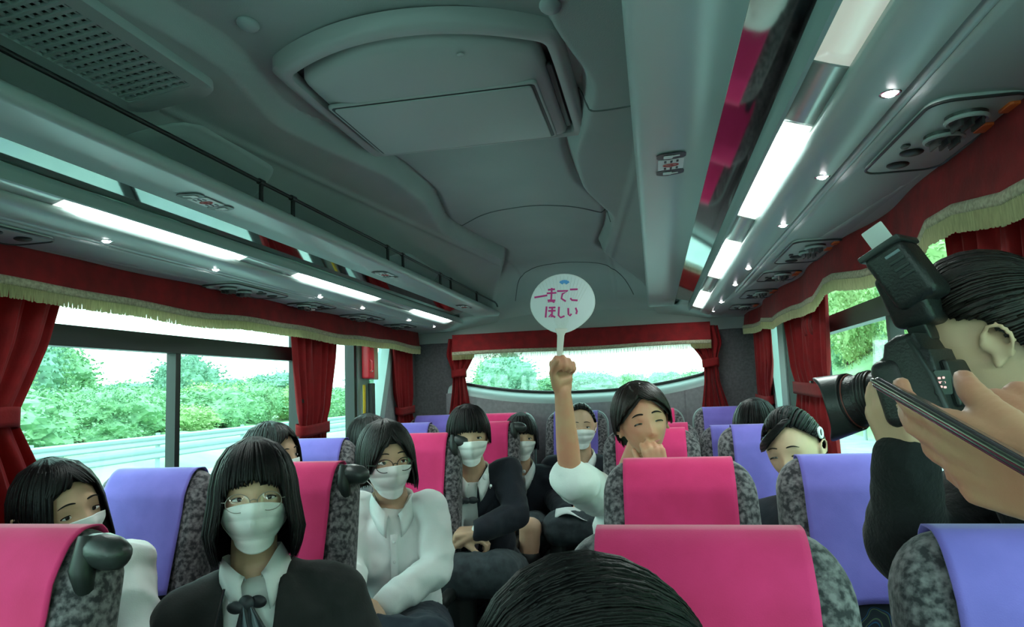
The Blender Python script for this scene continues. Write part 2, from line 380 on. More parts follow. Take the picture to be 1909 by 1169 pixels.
# ================================================================ luggage racks
YA, YE = -2.4, 4.80
def X_(sgn, u): return CEN+sgn*u
def rack(sgn):
    nm = 'left' if sgn < 0 else 'right'
    r = empty('luggage_rack', (X_(sgn, .8), 1.2, .44), 'long pale overhead luggage rack above the %s windows, glossy underside with a light strip' % nm, 'luggage rack')
    def strip(pts, name, mt, th=.006, y0=YA, y1=YE, **k):
        up = [(X_(sgn, u), z) for u, z in pts]
        m = MB(); n = len(up); v = []
        ns = 24
        for j in range(ns+1):
            y = y0+(y1-y0)*j/ns
            v += [(x, y, z) for x, z in up]
        f = [(j*n+i, j*n+i+1, (j+1)*n+i+1, (j+1)*n+i) for j in range(ns) for i in range(n-1)]
        o = m.add(v, f).build(name, mt, r, angle=35); solid(o, th, 0); return o
    def arc(c, r_, a0, a1, n=8): return [(c[0]+r_*math.cos(math.radians(a0+(a1-a0)*k/n)), c[1]+r_*math.sin(math.radians(a0+(a1-a0)*k/n))) for k in range(n+1)]
    strip([(1.0, .535), (.60, .542), (.555, .552)]+arc((.534, .538), .0155, 60, 270, 10)+[(.60, .5245), (.69, .528)], 'shelf_front', 'plast')
    strip([(.69, .528), (.692, .534), (.78, .514), (.782, .508)], 'smoked_panel', 'mirror', .003)
    strip([(.779, .512), (.784, .500), (.788, .481), (.793, .480), (.797, .488), (.797, .499)], 'edge_strip', 'pillar', .004)
    lit = [(-2.1, -1.2), (-1.0, -.1), (.15, 1.12), (1.38, 2.15), (2.5, 3.36), (3.86, 4.66)]
    prof = [(.796, .500), (.825, .489), (.856, .479)]
    y = YA
    MT.setdefault('diff_dim', mat('dim lamp cover', (.80, .86, .74), .3, emis=.22)); MT.setdefault('diff_mid', mat('soft end of lamp cover', (.88, 1., .93), .3, emis=2.2)); MT.setdefault('diff_low', mat('fading end of lamp cover', (.86, .98, .88), .3, emis=.6))
    for a, b in lit:
        if a > y: strip(prof, 'lamp_cover', 'diff_off', .003, y, a)
        if a == .15: strip(prof, 'lit_lamp_cover', 'diff_dim', .003, a, b)
        else:
            for q0, q1, mq in ((a, a+.03, 'diff_low'), (a+.03, a+.07, 'diff_mid'), (a+.07, b-.07, 'diff_on'), (b-.07, b-.03, 'diff_mid'), (b-.03, b, 'diff_low')): strip(prof, 'lit_lamp_cover', mq, .003, q0, q1)
        y = b
    strip(prof, 'lamp_cover', 'diff_off', .003, y, YE)
    strip([(.856, .480), (.858, .470)]+[(.865, .463), (.885, .455), (.905, .450), (.93, .4475), (.945, .450), (.953, .460), (.958, .452), (.966, .447)], 'spot_channel', 'plast', .004)
    strip([(.966, .447), (.985, .4455), (1.0, .448), (1.08, .4470), (1.165, .441), (1.23, .441)], 'lower_panel', 'plast2', .006, YA, Y1)
    for y in (-1.2, -.7, .08, .55, 1.17, 1.63, 2.12, 2.89, 3.36, 4.06, 4.55):
        m = MB(); m.ell((X_(sgn, .925), y, .449), (.011, .013, .008)); o = m.build('spotlight', 'led', r)
        MB().tube([(X_(sgn, .925)+.0145*math.cos(a*PI/8), y+.0165*math.sin(a*PI/8), .4475) for a in range(17)], .0022, 6, cap=False).build('bezel', 'chrome', o)
    # rounded ends of the housing
    m = MB()
    pr = [(.515, .55), (.516, .535), (.54, .526), (.69, .53), (.80, .50), (.90, .452), (.966, .448), (1.16, .445), (1.16, .55)]
    v = []
    for k in range(5):
        a = PI/2*k/4; s_ = math.cos(a); yy = YE+.05*math.sin(a)
        cz = .56; v += [(X_(sgn, .84+(u-.84)*(.9+.1*s_)), yy, cz+(z-cz)*(.25+.75*s_)) for u, z in pr]
    n = len(pr); m.add(v, [(j*n+i, j*n+(i+1) % n, (j+1)*n+(i+1) % n, (j+1)*n+i) for j in range(4) for i in range(n)]+[tuple(4*n+i for i in range(n))])
    m.build('end_cap', 'plast', r)
    # rail with its paired posts
    xr = X_(sgn, .525)
    MB().tube([(xr, y, .607) for y in np.linspace(YA, 4.70, 30)]+[(xr, 4.76, .60), (xr, 4.78, .585)], .0055, 8).build('rail', 'black', r)
    for y in (.55, .72, 1.743, 1.92, 2.70, 2.88, 3.43, 3.62, 4.19):
        MB().tube([(xr, y, .545), (xr, y, .607)], .0065, 8).tube([(xr, y-.012, .607), (xr, y+.012, .607)], .009, 8).build('post', 'black', r)
    return r
rackL = rack(-1); rackR = rack(1)
# row stickers on the rounded front edge (picture of a seat, no-smoking mark, picture of a seat)
def sticker(sgn, y, label):
    r = empty('row_sticker', (X_(sgn, .56), y, .54), label, 'sticker')
    def P(dy, du):      # follow the sloping band
        dy *= .86; u = .598+du*1.75; z = .5245+(u-.60)*.04 if u > .6 else .5235
        return Vector((X_(sgn, u), y+dy, z-.0055))
    def patch(y0, y1, u0, u1, name, mt, rad=.0, lift=0):
        n = 10; m = MB(); v = []
        o = rrect(y1-y0, u1-u0, min(rad, (u1-u0)/2-.0005, (y1-y0)/2-.0005) if rad else .001, 5)
        pts = [P((y0+y1)/2+a, (u0+u1)/2+b)-Vector((0, 0, lift)) for a, b in o]
        q = [p-Vector((0, 0, .0012)) for p in pts]; k = len(o)
        m.add(pts+q, [tuple(range(k)), tuple(range(2*k-1, k-1, -1))]+[(i, (i+1) % k, k+(i+1) % k, k+i) for i in range(k)]); return m.build(name, mt, r, smooth=False)
    patch(-.045, .045, -.017, .017, 'backing', 'white', .004)
    patch(-.10, -.047, -.019, .019, 'seat_picture', 'dark', .016); patch(.047, .10, -.019, .019, 'seat_picture', 'dark', .016)
    for s in (-1, 1):
        patch(s*.073-.010, s*.073+.012, -.010, .002, 'seat_mark', 'white', .003, .0015); patch(s*.073+.004*s-.004, s*.073+.004*s+.004, -.002, .011, 'seat_mark', 'white', .002, .0015)
    MB().tube([P(.010*math.cos(a*PI/8), .010*math.sin(a*PI/8))-Vector((0, 0, .002)) for a in range(17)], .0016, 5, cap=False).tube([P(-.007, -.007)-Vector((0, 0, .002)), P(.007, .007)-Vector((0, 0, .002))], .0013, 5).build('no_smoking_mark', 'signred', r)
    for k in range(3):
        for s in (-1, 1): patch(s*.03-.008, s*.03+.008, -.009+k*.008, -.006+k*.008, 'print_line', 'dark', 0, .001)
sticker(-1, 1.60, 'seat row sticker with no-smoking mark on the left rack edge, larger and nearer one')
sticker(-1, 2.85, 'seat row sticker on the left rack edge, smaller and farther one')
sticker(1, 1.66, 'seat row sticker with two dark pictures on the right rack edge')
sticker(-1, 4.15, 'tiny seat row sticker near the far end of the left rack')

# ================================================================ service panels (air outlets, reading lamps, call tags)
def vent(sgn, y, ln, label):
    w_ = .150; u0 = 1.072
    r = empty('air_outlet_panel', (X_(sgn, u0), y, .43), label, 'air outlet')
    z = .441
    out = rrect(ln, w_, .035, 6)
    MB().slab(out, (X_(sgn, u0), y, z), (0, 1, 0), (1, 0, 0), (0, 0, -1), .010, .004).build('panel', 'plast', r)
    P = [(X_(sgn, u0)+b, y+a, z-.005) for a, b in out]; P.append(P[0]); MB().tube(P, .003, 6, cap=False).build('rim', 'dark', r)
    k = 0
    for dy in (-.30*ln, -.06*ln):
        c = (X_(sgn, u0+.005), y+dy, z-.008)
        cup = MB(); cup.tube([(c[0], c[1], c[2]+.004), (c[0], c[1], c[2]-.008)], [.033, .030], 20); o = cup.build('nozzle', 'dark', r)
        MB().tube([(c[0]+.031*math.cos(a*PI/10), c[1]+.031*math.sin(a*PI/10), c[2]-.006) for a in range(21)], .004, 6, cap=False).build('nozzle_ring', 'plast2', o)
        for q in (-.016, 0, .016): MB().box((c[0]+q, c[1], c[2]-.014), (.004, .044, .014)).build('louvre', 'dark', o, smooth=False)
    for dy in (.16*ln, .36*ln):
        c = (X_(sgn, u0-.02), y+dy, z-.007)
        MB().ell(c, (.022, .020, .006)).build('reading_lamp', 'black', r)
    for dy in (-.36*ln, -.12*ln):
        MB().slab(rrect(.045, .022, .006), (X_(sgn, u0+.062), y+dy, z-.007), (0, 1, 0), (1, 0, 0), (0, 0, -1), .006, .002).build('call_button', 'orange' if sgn > 0 else 'plast', r)
    MB().slab(rrect(.022, .014, .005), (X_(sgn, u0-.045), y+.05*ln, z-.007), (0, 1, 0), (1, 0, 0), (0, 0, -1), .005, .002).build('switch', 'dark', r)
ORD = ['nearest and largest', 'second from the front', 'third from the front', 'fourth from the front', 'fifth and farthest']
for sgn, nm in ((-1, 'left'), (1, 'right')):
    for k, (y, ln) in enumerate(((1.40, .40) if sgn > 0 else (1.34, .42), (2.55, .42), (3.10, .26), (3.70, .34), (4.30, .26))):
        vent(sgn, y, ln, 'grey air outlet panel above the %s pelmet, %s' % (nm, ORD[k]))

# ================================================================ ceiling air unit
def acunit():
    cx = -.50; r = empty('ceiling_air_unit', (cx, 1.68, .72), 'large beige ceiling air unit with curved near edge and flat inner panel', 'air conditioner')
    def outl(hw, y0, y1, bow, rad=.05):
        n = 20; o = [(-hw*.985*math.cos(PI*k/n) if False else (-1+2*k/n)*hw*.97, y0-bow*(1-(-1+2*k/n)**2)) for k in range(n+1)]
        o += [(hw, y0+.035), (hw, y1-.06), (hw, y1-.012), (hw-.012, y1), (hw-.06, y1), (-hw+.06, y1), (-hw+.012, y1), (-hw, y1-.012), (-hw, y1-.06), (-hw, y0+.035)]
        for _ in range(2): o = [q for a, b in zip(o, o[1:]+o[:1]) for q in ((a[0]*.75+b[0]*.25, a[1]*.75+b[1]*.25), (a[0]*.25+b[0]*.75, a[1]*.25+b[1]*.75))]
        return o
    z = .765
    # rim: ring between two outlines
    A = outl(.345, 1.42, 2.05, .115); B = outl(.31, 1.455, 2.015, .105)
    m = MB(); n = len(A); v = []
    for t, h in ((0, .03), (0, 0), (.25, -.010), (.6, -.013), (.95, -.008), (1, 0), (1, .04)):
        v += [(cx+a[0]*(1-t)+b[0]*t, a[1]*(1-t)+b[1]*t, z+h) for a, b in zip(A, B)]
    m.add(v, [(j*n+i, j*n+(i+1) % n, (j+1)*n+(i+1) % n, (j+1)*n+i) for j in range(6) for i in range(n)])
    m.build('rim', 'acunit', r)
    B2 = outl(.318, 1.45, 2.02, .105); MB().slab(B2, (cx, 0, z+.03), (1, 0, 0), (0, 1, 0), (0, 0, -1), .02, .002).build('recess', 'black', r)
    D = outl(.292, 1.475, 2.012, .100)
    # housing: domed, lower along the inner panel
    m = MB(); v = []
    for t, h in ((0, .02), (0, 0), (.03, -.010), (.08, -.016), (.3, -.022), (.55, -.028)):
        v += [(cx+a[0]*(1-t*.55), 1.76+(a[1]-1.76)*(1-t*.62), z+h) for a in D]
    k = 6; m.add(v, [(j*n+i, j*n+(i+1) % n, (j+1)*n+(i+1) % n, (j+1)*n+i) for j in range(k-1) for i in range(n)]+[tuple((k-1)*n+i for i in range(n))])
    m.build('housing', 'acunit', r)
    # inner flat panel with its gap
    MB().slab(rrect(.545, .375, .012), (cx-.01, 1.785, z-.026), (1, 0, 0), (0, 1, 0), (0, 0, -1), .010, .003).build('panel_surround', 'acunit', r)
    MB().slab(rrect(.532, .362, .012), (cx-.01, 1.785, z-.0295), (1, 0, 0), (0, 1, 0), (0, 0, -1), .005, .001).build('panel_gap', 'black', r)
    MB().slab(rrect(.516, .352, .010), (cx-.01, 1.785, z-.0315), (1, 0, 0), (0, 1, 0), (0, 0, -1), .009, .002).build('intake_panel', 'acunit', r)
    MB().slab(rrect(.014, .40, .006), (cx+.299, 1.76, z-.004), (1, 0, 0), (0, 1, 0), (0, 0, -1), .010, .002).build('side_slot', 'black', r)
    MB().ell((cx+.12, 1.43, z-.022), (.008, .008, .003)).build('screw_cap', 'acunit', r)
acunit()
# ================================================================ ceiling grille on the left
def grille():
    y0, y1 = .50, 1.36; xa, xb = -1.165, -.975; cx = (xa+xb)/2
    r = empty('ceiling_grille', (cx, 1.0, .76), 'slotted grey return-air grille in the ceiling at upper left', 'grille')
    z = lambda x: ceilz(x, 1.0)-.012
    R = Matrix.Rotation(-math.atan2(z(xb)-z(xa), xb-xa), 3, 'Y'); zc = z(cx)-.004
    def bx(m, c, d): m.box(Vector((cx, 0, zc))+R@Vector((c[0]-cx, 0, c[2]))+Vector((0, c[1], 0)), d, R)
    m = MB()
    ax = R@Vector((1, 0, 0)); an = R@Vector((0, 0, -1))
    fr = MB(); out = rrect(.235, y1-y0+.1, .05, 6); inn = rrect(.165, y1-y0-.03, .01, 6); n = len(out)
    v = []
    for o_, h in ((out, .02), (out, -.002), ([(a*.97, b*.99) for a, b in out], -.008), (inn, -.008), (inn, .02)):
        v += [Vector((cx, (y0+y1)/2, zc))+ax*a+Vector((0, b, 0))-an*h for a, b in o_]
    fr.add(v, [(j*n+i, j*n+(i+1) % n, (j+1)*n+(i+1) % n, (j+1)*n+i) for j in range(4) for i in range(n)]); fr.build('frame', 'plast2', r)
    b = MB(); bx(b, (cx, (y0+y1)/2, .012), (.18, y1-y0, .002)); b.build('filter', 'black', r, smooth=False)  # black sheet stands for the shaded recess behind the slats
    ns = 34
    for k in range(ns): m = MB(); bx(m, (cx, y0+.02+(y1-y0-.04)*k/(ns-1), -.003), (.166, .009, .008)); m.build('slat', 'plast2', r, smooth=False)
    for k in range(9): m = MB(); bx(m, (cx-.074+.0185*k, (y0+y1)/2, -.001), (.0045, y1-y0-.04, .006)); m.build('divider', 'plast2', r, smooth=False)
grille()
# duct covers on the left cove
def duct(y0, y1, label):
    r = None; m = MB(); x0, x1 = -1.42, -1.115
    def f(a, b):
        # rounded far/near top corners
        y = y0+(y1-y0)*b; e = min(b, 1-b)*2; xt = x1-.17*(1-min(1, e*2.2))**2.2
        x = x0+(xt-x0)*a; return (x, y, ceilz(x, y)-.016*min(1, 8*min(1-a, .125))*min(1, 10*min(b, 1-b)+.0))
    m.grid(f, 24, 30); o = m.build('duct_cover', 'plast2'); solid(o, .003)
    tag(o, label, 'duct cover')
duct(1.45, 2.02, 'arched grey duct cover behind the left rail, nearer and larger one')
duct(2.98, 3.75, 'arched grey duct cover behind the left rail, farther one beyond the paired posts')
for x, y, l in ((-.80, 1.27, 'small grey bump on the ceiling left of the air unit'), (-.155, 1.27, 'small round bump on the ceiling right of the air unit')):
    m = MB(); z = ceilz(x, y); m.ell((x, y, z-.004), (.022, .028, .012)); tag(m.build('ceiling_bump', 'plast2'), l, 'bump')  # plain oblong bumps in the ceiling, nothing of rubber
# ================================================================ valances and curtains
def valance(P, top, bot, ny_, label, dense=1.0, inward=(1, 0, 0)):
    """P(t) -> point on the rail line (x, y); bot(t) -> z of the velvet's lower edge"""
    inw = Vector(inward)
    def pt(a, b, off=0):
        p = P(a); z = top+(bot(a)-top)*b; return Vector((p[0], p[1], z))+inw*(off+.012*b)
    m = MB(); m.grid(lambda a, b: pt(a, b), ny_, 8); o = m.build('valance', 'redval'); solid(o, .005)
    tag(o, label, 'valance')
    m = MB(); m.grid(lambda a, b: Vector((*P(a), bot(a)+.012-.024*b))+inw*(.017+.003*math.sin(b*PI)), ny_, 4); q = m.build('braid', 'braid', o); solid(q, .004)
    m = MB(); n = int(ny_*2.2*dense)
    for i in range(n):
        a = (i+.5)/n; p = P(min(1, a+.0)); q2 = P(min(1, a+1.0/n)); z = bot(a)-.010; L = .034+.004*random.random()
        p = Vector((*p, z))+inw*.016; q2 = Vector((*q2, z))+inw*.016; d = Vector((random.uniform(-.001, .001), random.uniform(-.002, .002), -L))
        s = (q2-p)*.5
        m.add([p-s*.95, p+s*.95, p+s*.7+d, p-s*.7+d, p+inw*.005, p+inw*.004+d], [(0, 3, 5, 4), (4, 5, 2, 1), (0, 1, 2, 3)])
    f = m.build('fringe', 'fringe', o, smooth=False); f['kind'] = 'stuff'
    return o
def sideval(sgn, label):
    ya, yb_ = .15, 4.88
    x0 = CEN+1.158*sgn
    am = .008 if sgn < 0 else .014
    def P(t):
        y = ya+(yb_-ya)*t; return (x0-sgn*(am*math.sin(y*5.3+.5)+am*.5*math.sin(y*11+1)), y)
    if sgn < 0: bot = lambda t: .330+.006*math.sin(t*23+.5)+.004*math.sin(t*51)
    else:
        ys = [0, .9, 1.3, 1.52, 1.66, 1.76, 1.95, 2.2, 2.45, 2.6, 2.78, 2.95, 3.3, 3.7, 4.1, 4.5, 5]
        zs = [.28, .29, .29, .325, .325, .275, .29, .30, .33, .335, .295, .30, .315, .30, .335, .335, .365]
        bot = lambda t: float(np.interp(ya+(yb_-ya)*t, ys, zs))
    return valance(P, .444, bot, 420, label, inward=(-sgn, 0, 0))
sideval(-1, 'long dark red velvet valance with cream fringe over the left windows')
sideval(1, 'wavy dark red velvet valance with cream fringe over the right windows')
def Pr(t): return (-1.41+1.80*t, 4.838+.010*math.sin(t*14))
valance(Pr, .405, lambda t: .268+.004*math.sin(t*9), 260, 'dark red velvet valance with cream fringe over the rear window', inward=(0, -1, 0))
def curtain(base, axis, inw, zt, zb, prof, nf, label, tie=None, amp=.016, phase=0., seed=0):
    """prof(z) -> (lo, hi) along axis; axis, inw unit vectors; base point at axis coordinate 0"""
    ax = Vector(axis); iv = Vector(inw); rnd = random.Random(seed); ph = [rnd.uniform(-.5, .5) for _ in range(12)]
    def f(a, b, off=0):
        z = zt+(zb-zt)*b; lo, hi = prof(z); s = lo+(hi-lo)*a
        wf = min(1.0, .30/max(.05, hi-lo))
        fold = math.sin(2*PI*nf*a+phase+ph[int(a*11)]*0.6+.5*math.sin(b*3+a*5))
        fold += .35*math.sin(2*PI*nf*2.3*a+ph[3]*6+b*2)
        t = 1.0
        if tie is not None: t = .35+.65*min(1, abs(z-tie)/.10)
        return Vector(base)+ax*s+iv*(amp*fold*t)+Vector((0, 0, z))
    m = MB(); m.grid(f, int(nf*16)+2, 44); o = m.build('curtain', 'red'); solid(o, .003)
    tag(o, label, 'curtain', None)
    if tie is not None:
        lo, hi = prof(tie); c = Vector(base)+ax*((lo+hi)/2)+Vector((0, 0, tie)); hw = (hi-lo)/2+.006; th = .030
        m = MB()
        def g(a, b):
            an = 2*PI*a; return c+ax*(hw*math.copysign(abs(math.cos(an))**.6, math.cos(an)))+iv*(th*math.copysign(abs(math.sin(an))**.6, math.sin(an)))+Vector((0, 0, (b-.5)*.055+.006*math.sin(an*2)))
        m.grid(g, 40, 5, wrap=True); q = m.build('tieback', 'red', o); solid(q, .004)
    return o
def lerpz(pts):
    zs = [p[0] for p in pts][::-1]; lo = [p[1] for p in pts][::-1]; hi = [p[2] for p in pts][::-1]
    return lambda z: (float(np.interp(z, zs, lo)), float(np.interp(z, zs, hi)))
xl = CEN-1.200; xr = CEN+1.200
curtain((xl, 0, 0), (0, 1, 0), (1, 0, 0), .41, -.75, lerpz([(.41, 1.0, 1.80), (.18, 1.05, 1.73), (-.03, 1.12, 1.63), (-.16, 1.1, 1.70), (-.3, 1.05, 1.78), (-.75, 1.0, 1.85)]), 8, 'nearest left red curtain, gathered at the left picture edge', tie=-.03, amp=.019, seed=1)
curtain((xl, 0, 0), (0, 1, 0), (1, 0, 0), .41, -.75, lerpz([(.41, 3.11, 3.66), (.2, 3.13, 3.62), (-.05, 3.18, 3.54), (-.165, 3.20, 3.50), (-.3, 3.19, 3.50), (-.75, 3.1, 3.6)]), 6, 'red curtain tied back on the middle left window post', tie=-.165, amp=.019, seed=2)
curtain((xl, 0, 0), (0, 1, 0), (1, 0, 0), .41, -.75, lerpz([(.41, 4.47, 4.86), (0, 4.50, 4.86), (-.12, 4.56, 4.86), (-.25, 4.54, 4.88), (-.75, 4.5, 4.9)]), 5, 'narrow red curtain in the far left corner', tie=-.12, amp=.018, seed=3)
curtain((xr, 0, 0), (0, 1, 0), (-1, 0, 0), .41, -.75, lerpz([(.41, 1.0, 1.74), (.2, 1.05, 1.72), (-.75, 1.0, 1.70)]), 9, 'nearest right red curtain hanging behind the photographer head', amp=.019, seed=4)
curtain((xr, 0, 0), (0, 1, 0), (-1, 0, 0), .41, -.75, lerpz([(.41, 2.84, 3.80), (.2, 2.88, 3.70), (.0, 2.93, 3.62), (-.04, 2.95, 3.58), (-.2, 2.88, 3.60), (-.75, 2.8, 3.6)]), 7, 'red curtain tied back on the middle right window post', tie=-.045, amp=.019, seed=5)
curtain((xr, 0, 0), (0, 1, 0), (-1, 0, 0), .41, -.75, lerpz([(.41, 4.2, 4.88), (.1, 4.2, 4.88), (-.08, 4.35, 4.88), (-.2, 4.4, 4.85), (-.75, 4.3, 4.9)]), 5, 'narrow red curtain in the far right corner', tie=-.12, amp=.019, seed=6)
curtain((0, 4.872, 0), (1, 0, 0), (0, -1, 0), .38, -.75, lerpz([(.38, -1.45, -1.25), (.26, -1.47, -1.26), (.18, -1.44, -1.30), (.12, -1.42, -1.335), (.0, -1.43, -1.32), (-.25, -1.47, -1.28), (-.75, -1.5, -1.26)]), 4, 'red curtain tied at the left end of the rear window', tie=.13, amp=.016, seed=7)
curtain((0, 4.872, 0), (1, 0, 0), (0, -1, 0), .38, -.75, lerpz([(.38, .25, .44), (.26, .25, .46), (.18, .31, .43), (.12, .335, .425), (.0, .33, .43), (-.25, .29, .50), (-.75, .27, .55)]), 4, 'red curtain tied at the right end of the rear window', tie=.13, amp=.016, seed=8)
# folded stay cloth on the right transom
m = MB(); m.grid(lambda a, b: (CEN+1.200+.02*math.cos(b*2*PI)-.004*math.sin(a*30), 3.06+.20*a, .222+(.040-.006*math.sin(a*20))*math.sin(b*2*PI)), 24, 13)
tag(m.build('cloth_wrap', 'redval'), 'dark red cloth wrapped on the end of the right window bar', 'cloth')
# emergency hammer box and tape on the left pillar
r = empty('safety_hammer_box', (CEN-1.19, 4.07, .1), 'red box mounted on the left rear window pillar above yellow tape', 'box')
MB().slab(rrect(.085, .205, .012), (CEN-1.185, 4.03, .20), (0, 1, 0), (0, 0, 1), (1, 0, 0), .05, .008).build('case', 'redbox', r)
MB().slab(rrect(.075, .215, .006), (CEN-1.190, 4.125, .20), (0, 1, 0), (0, 0, 1), (1, 0, 0), .035, .004).build('side_board', 'wood', r)
MB().tube([(CEN-1.158, 4.0, .14), (CEN-1.145, 4.0, .15), (CEN-1.145, 4.0, .20), (CEN-1.158, 4.0, .21)], .005, 6).build('handle', 'redbox', r)
MB().ell((CEN-1.155, 4.02, .145), (.006, .008, .008)).build('latch', 'white', r)
tag(MB().slab(rrect(.03, .30, .003), (CEN-1.196, 3.99, -.09), (0, 1, 0), (0, 0, 1), (1, 0, 0), .006, .001).build('warning_tape', 'yellow'), 'yellow vertical strip on the left pillar below the red box', 'tape')
tag(MB().slab(rrect(.045, .40, .006), (CEN-1.19, 4.09, -.13), (0, 1, 0), (0, 0, 1), (1, 0, 0), .03, .004).build('pillar_bracket', 'dark'), 'dark grey upright bracket under the red box on the left pillar', 'bracket')
tag(MB().slab(rrect(.07, .11, .004), (XL-.03, 3.60, .355), (0, 1, 0), (0, 0, 1), (1, 0, 0), .003, .001).build('exit_sticker', mat('green sticker', (.03, .4, .2), .5)), 'small green sticker on glass top beside the middle left curtain', 'sticker')

# ================================================================ seats
def seat(cx, yf, zt, color, label, group, grip=0, trim=False, lean=.0, yaw=0):
    """backrest front face near y = yf (facing -y), top at zt"""
    zt = zt*(yf+.06)/yf-.006; zc = -1.02
    r = empty('coach_seat', (cx, yf-.15, FLOOR), label, 'seat', group)
    hw = .203; H = zt-zc
    R = Matrix.Rotation(-.10+lean, 3, 'X')       # reclined a little: top leans back (+y)
    piv = Vector((cx, yf+.005, zt))
    def W(x, y, z):   # local: x lateral, y thickness (0 front), z down from the top
        v = Vector((x, y, z)); s = -.09+lean
        return Vector((cx+x, yf+y+.0+z*(-s)*-1*-1 if False else yf+y+z*.20, zt+z))
    def hwz(z):       # outline half width by depth below top
        d = -z
        if d < .09: return hw-.075+.075*math.sqrt(max(0, 1-((.09-d)/.09)**2))
        return hw+.004*min(1, (d-.09)/.2)
    # body: cross-section rings down the height
    m = MB(); rings = []; nz = 26; ncs = 40
    zz = [-.0]+[-.09*(1-math.cos(PI/2*k/9)) for k in range(1, 10)]+[-.09-(H+.05-.09)*k/14 for k in range(1, 15)]
    for z in zz:
        h = hwz(z); d = -z
        ty = .115*min(1, .30+.70*math.sqrt(min(1, d/.07)))      # thickness
        yc = .06
        for k in range(ncs):
            a = 2*PI*k/ncs; e = .42
            x = h*math.copysign(abs(math.cos(a))**e, math.cos(a)); y = ty/2*math.copysign(abs(math.sin(a))**.55, math.sin(a))
            if y < 0 and abs(x) > .135 and d > .05: y -= .020*min(1, (d-.05)/.12)*math.sin(min(1, (abs(x)-.135)/.05)*PI*.75)
            rings.append(W(x, yc+y, z))
    n = len(zz)
    m.add(rings, [(j*ncs+k, j*ncs+(k+1) % ncs, (j+1)*ncs+(k+1) % ncs, (j+1)*ncs+k) for j in range(n-1) for k in range(ncs)]+[tuple(range(ncs)), tuple((n-1)*ncs+k for k in range(ncs))])
    m.build('backrest', 'velvet', r)
    # patterned centre panel
    m = MB(); m.grid(lambda a, b: W(-.125+.25*a, .002-.002*math.sin(a*PI), -.27-(H-.27)*b), 8, 10); o = m.build('centre_panel', 'swirl', r); solid(o, .006)
    # cover: over the top, hanging in front and behind
    path = []
    def tk(d): return .115*min(1, .30+.70*math.sqrt(min(1, d/.07)))
    for k in range(15): d = .335*(1-k/14)**1.3+.004; path.append((.06-tk(d)/2-.009, -d))
    for k in range(1, 8): a = PI*k/8; path.append((.06-math.cos(a)*.022, .004+.003*math.sin(a)))
    for k in range(10): d = .004+.25*(k/9)**1.2; path.append((.06+tk(d)/2+.006, -d))
    wv = random.uniform(0, 6)
    def cf(a, b):
        i = b*(len(path)-1); k = int(min(i, len(path)-2)); t = i-k; y = path[k][0]*(1-t)+path[k+1][0]*t; z = path[k][1]*(1-t)+path[k+1][1]*t
        x = -.146+.292*a; dd = max(0, -z-.12)
        y -= (.010*dd/.2*math.sin(a*5+wv)+.006*dd/.2*math.sin(a*11+wv)+.005*dd/.2) if b < .5 else 0
        z -= .006*dd/.2*math.cos(a*4+wv)
        return W(x*(1-.03*dd), y, z)
    m = MB(); m.grid(cf, 26, 60); o = m.build('headrest_cover', color, r); solid(o, .003)
    # cushion, base, legs
    MB().slab(rrect(.42, .46, .07), (cx, yf-.27, zc-.06), (1, 0, 0), (0, 1, 0), (0, 0, 1), .14, .04).build('cushion', 'swirl', r)
    MB().slab(rrect(.38, .40, .03), (cx, yf-.25, zc-.18), (1, 0, 0), (0, 1, 0), (0, 0, 1), .10, .01).build('seat_frame', 'dark', r)
    for sx in (-.15, .15): MB().box2((cx+sx-.02, yf-.40, FLOOR), (cx+sx+.02, yf-.12, zc-.22)).build('leg', 'dark', r, smooth=False)
    for sx in (-1, 1):
        MB().slab(rrect(.30, .05, .022), (cx+sx*.213, yf-.20, zc+.20), (0, 1, 0), (0, 0, 1), (1, 0, 0), .045, .015).build('armrest', 'black', r)
    if grip:
        g = MB(); c = W(grip*(hw-.02), .05, -.045)
        c = Vector((cx+grip*(hw-.026), yf+.03, zt-.032))
        pts = [c+Vector((grip*a, b, d)) for a, b, d in ((-.02, .0, .0), (.0, -.002, .004), (.022, -.005, .005), (.045, -.008, .002), (.062, -.010, -.003), (.072, -.011, -.006))]
        g.tube(pts, [.022, .029, .030, .028, .022, .008], 16)
        q = g.build('hand_grip', 'dark', r)
        g = MB(); g.tube([c+Vector((-grip*.004, -.012, .03)), c+Vector((-grip*.0, -.026, -.02)), c+Vector((grip*.004, -.022, -.055)), c+Vector((grip*.008, -.012, -.075))], [.014, .020, .017, .006], 10); g.build('grip_base', 'black', q)
    if trim:
        P = []
        for z in zz[::-1]: P.append(W(-hwz(z)-.002, .115, z))
        for z in zz: P.append(W(hwz(z)+.002, .115, z))
        MB().tube(P[3:-3], .006, 6).build('piping', 'pillar', r)
    return r
PG, VG = 'coach seats with pink covers', 'coach seats with violet covers'
seat(.048, 1.02, -.200, 'pink', 'grey velvet seat with pink cover, nearest and largest at the lower right', PG)
seat(.505, 1.03, -.200, 'purple', 'grey velvet seat with violet cover at the lower right corner, under the photographer', VG)
seat(.048, 1.95, -.200, 'pink', 'grey velvet seat with pink cover in front of the boy raising a fan', PG)
seat(.505, 1.95, -.198, 'purple', 'grey velvet seat with violet cover in front of the smiling girl at right', VG)
seat(-.030, 3.03, -.186, 'pink', 'grey velvet seat with pink cover directly behind the boy raising a fan', PG)
seat(.445, 3.00, -.178, 'purple', 'grey velvet seat with violet cover behind the smiling girl at right', VG)
seat(.02, 3.95, -.215, 'pink', 'grey velvet seat with pink cover, mostly hidden in the fourth right row', PG)
seat(.43, 3.95, -.235, 'purple', 'grey velvet seat with violet cover, only its top corner seen at the right rear', VG)
seat(-1.122, 1.02, -.200, 'pink', 'grey velvet seat with pink cover and large dark grip at the lower left corner', PG, grip=1)
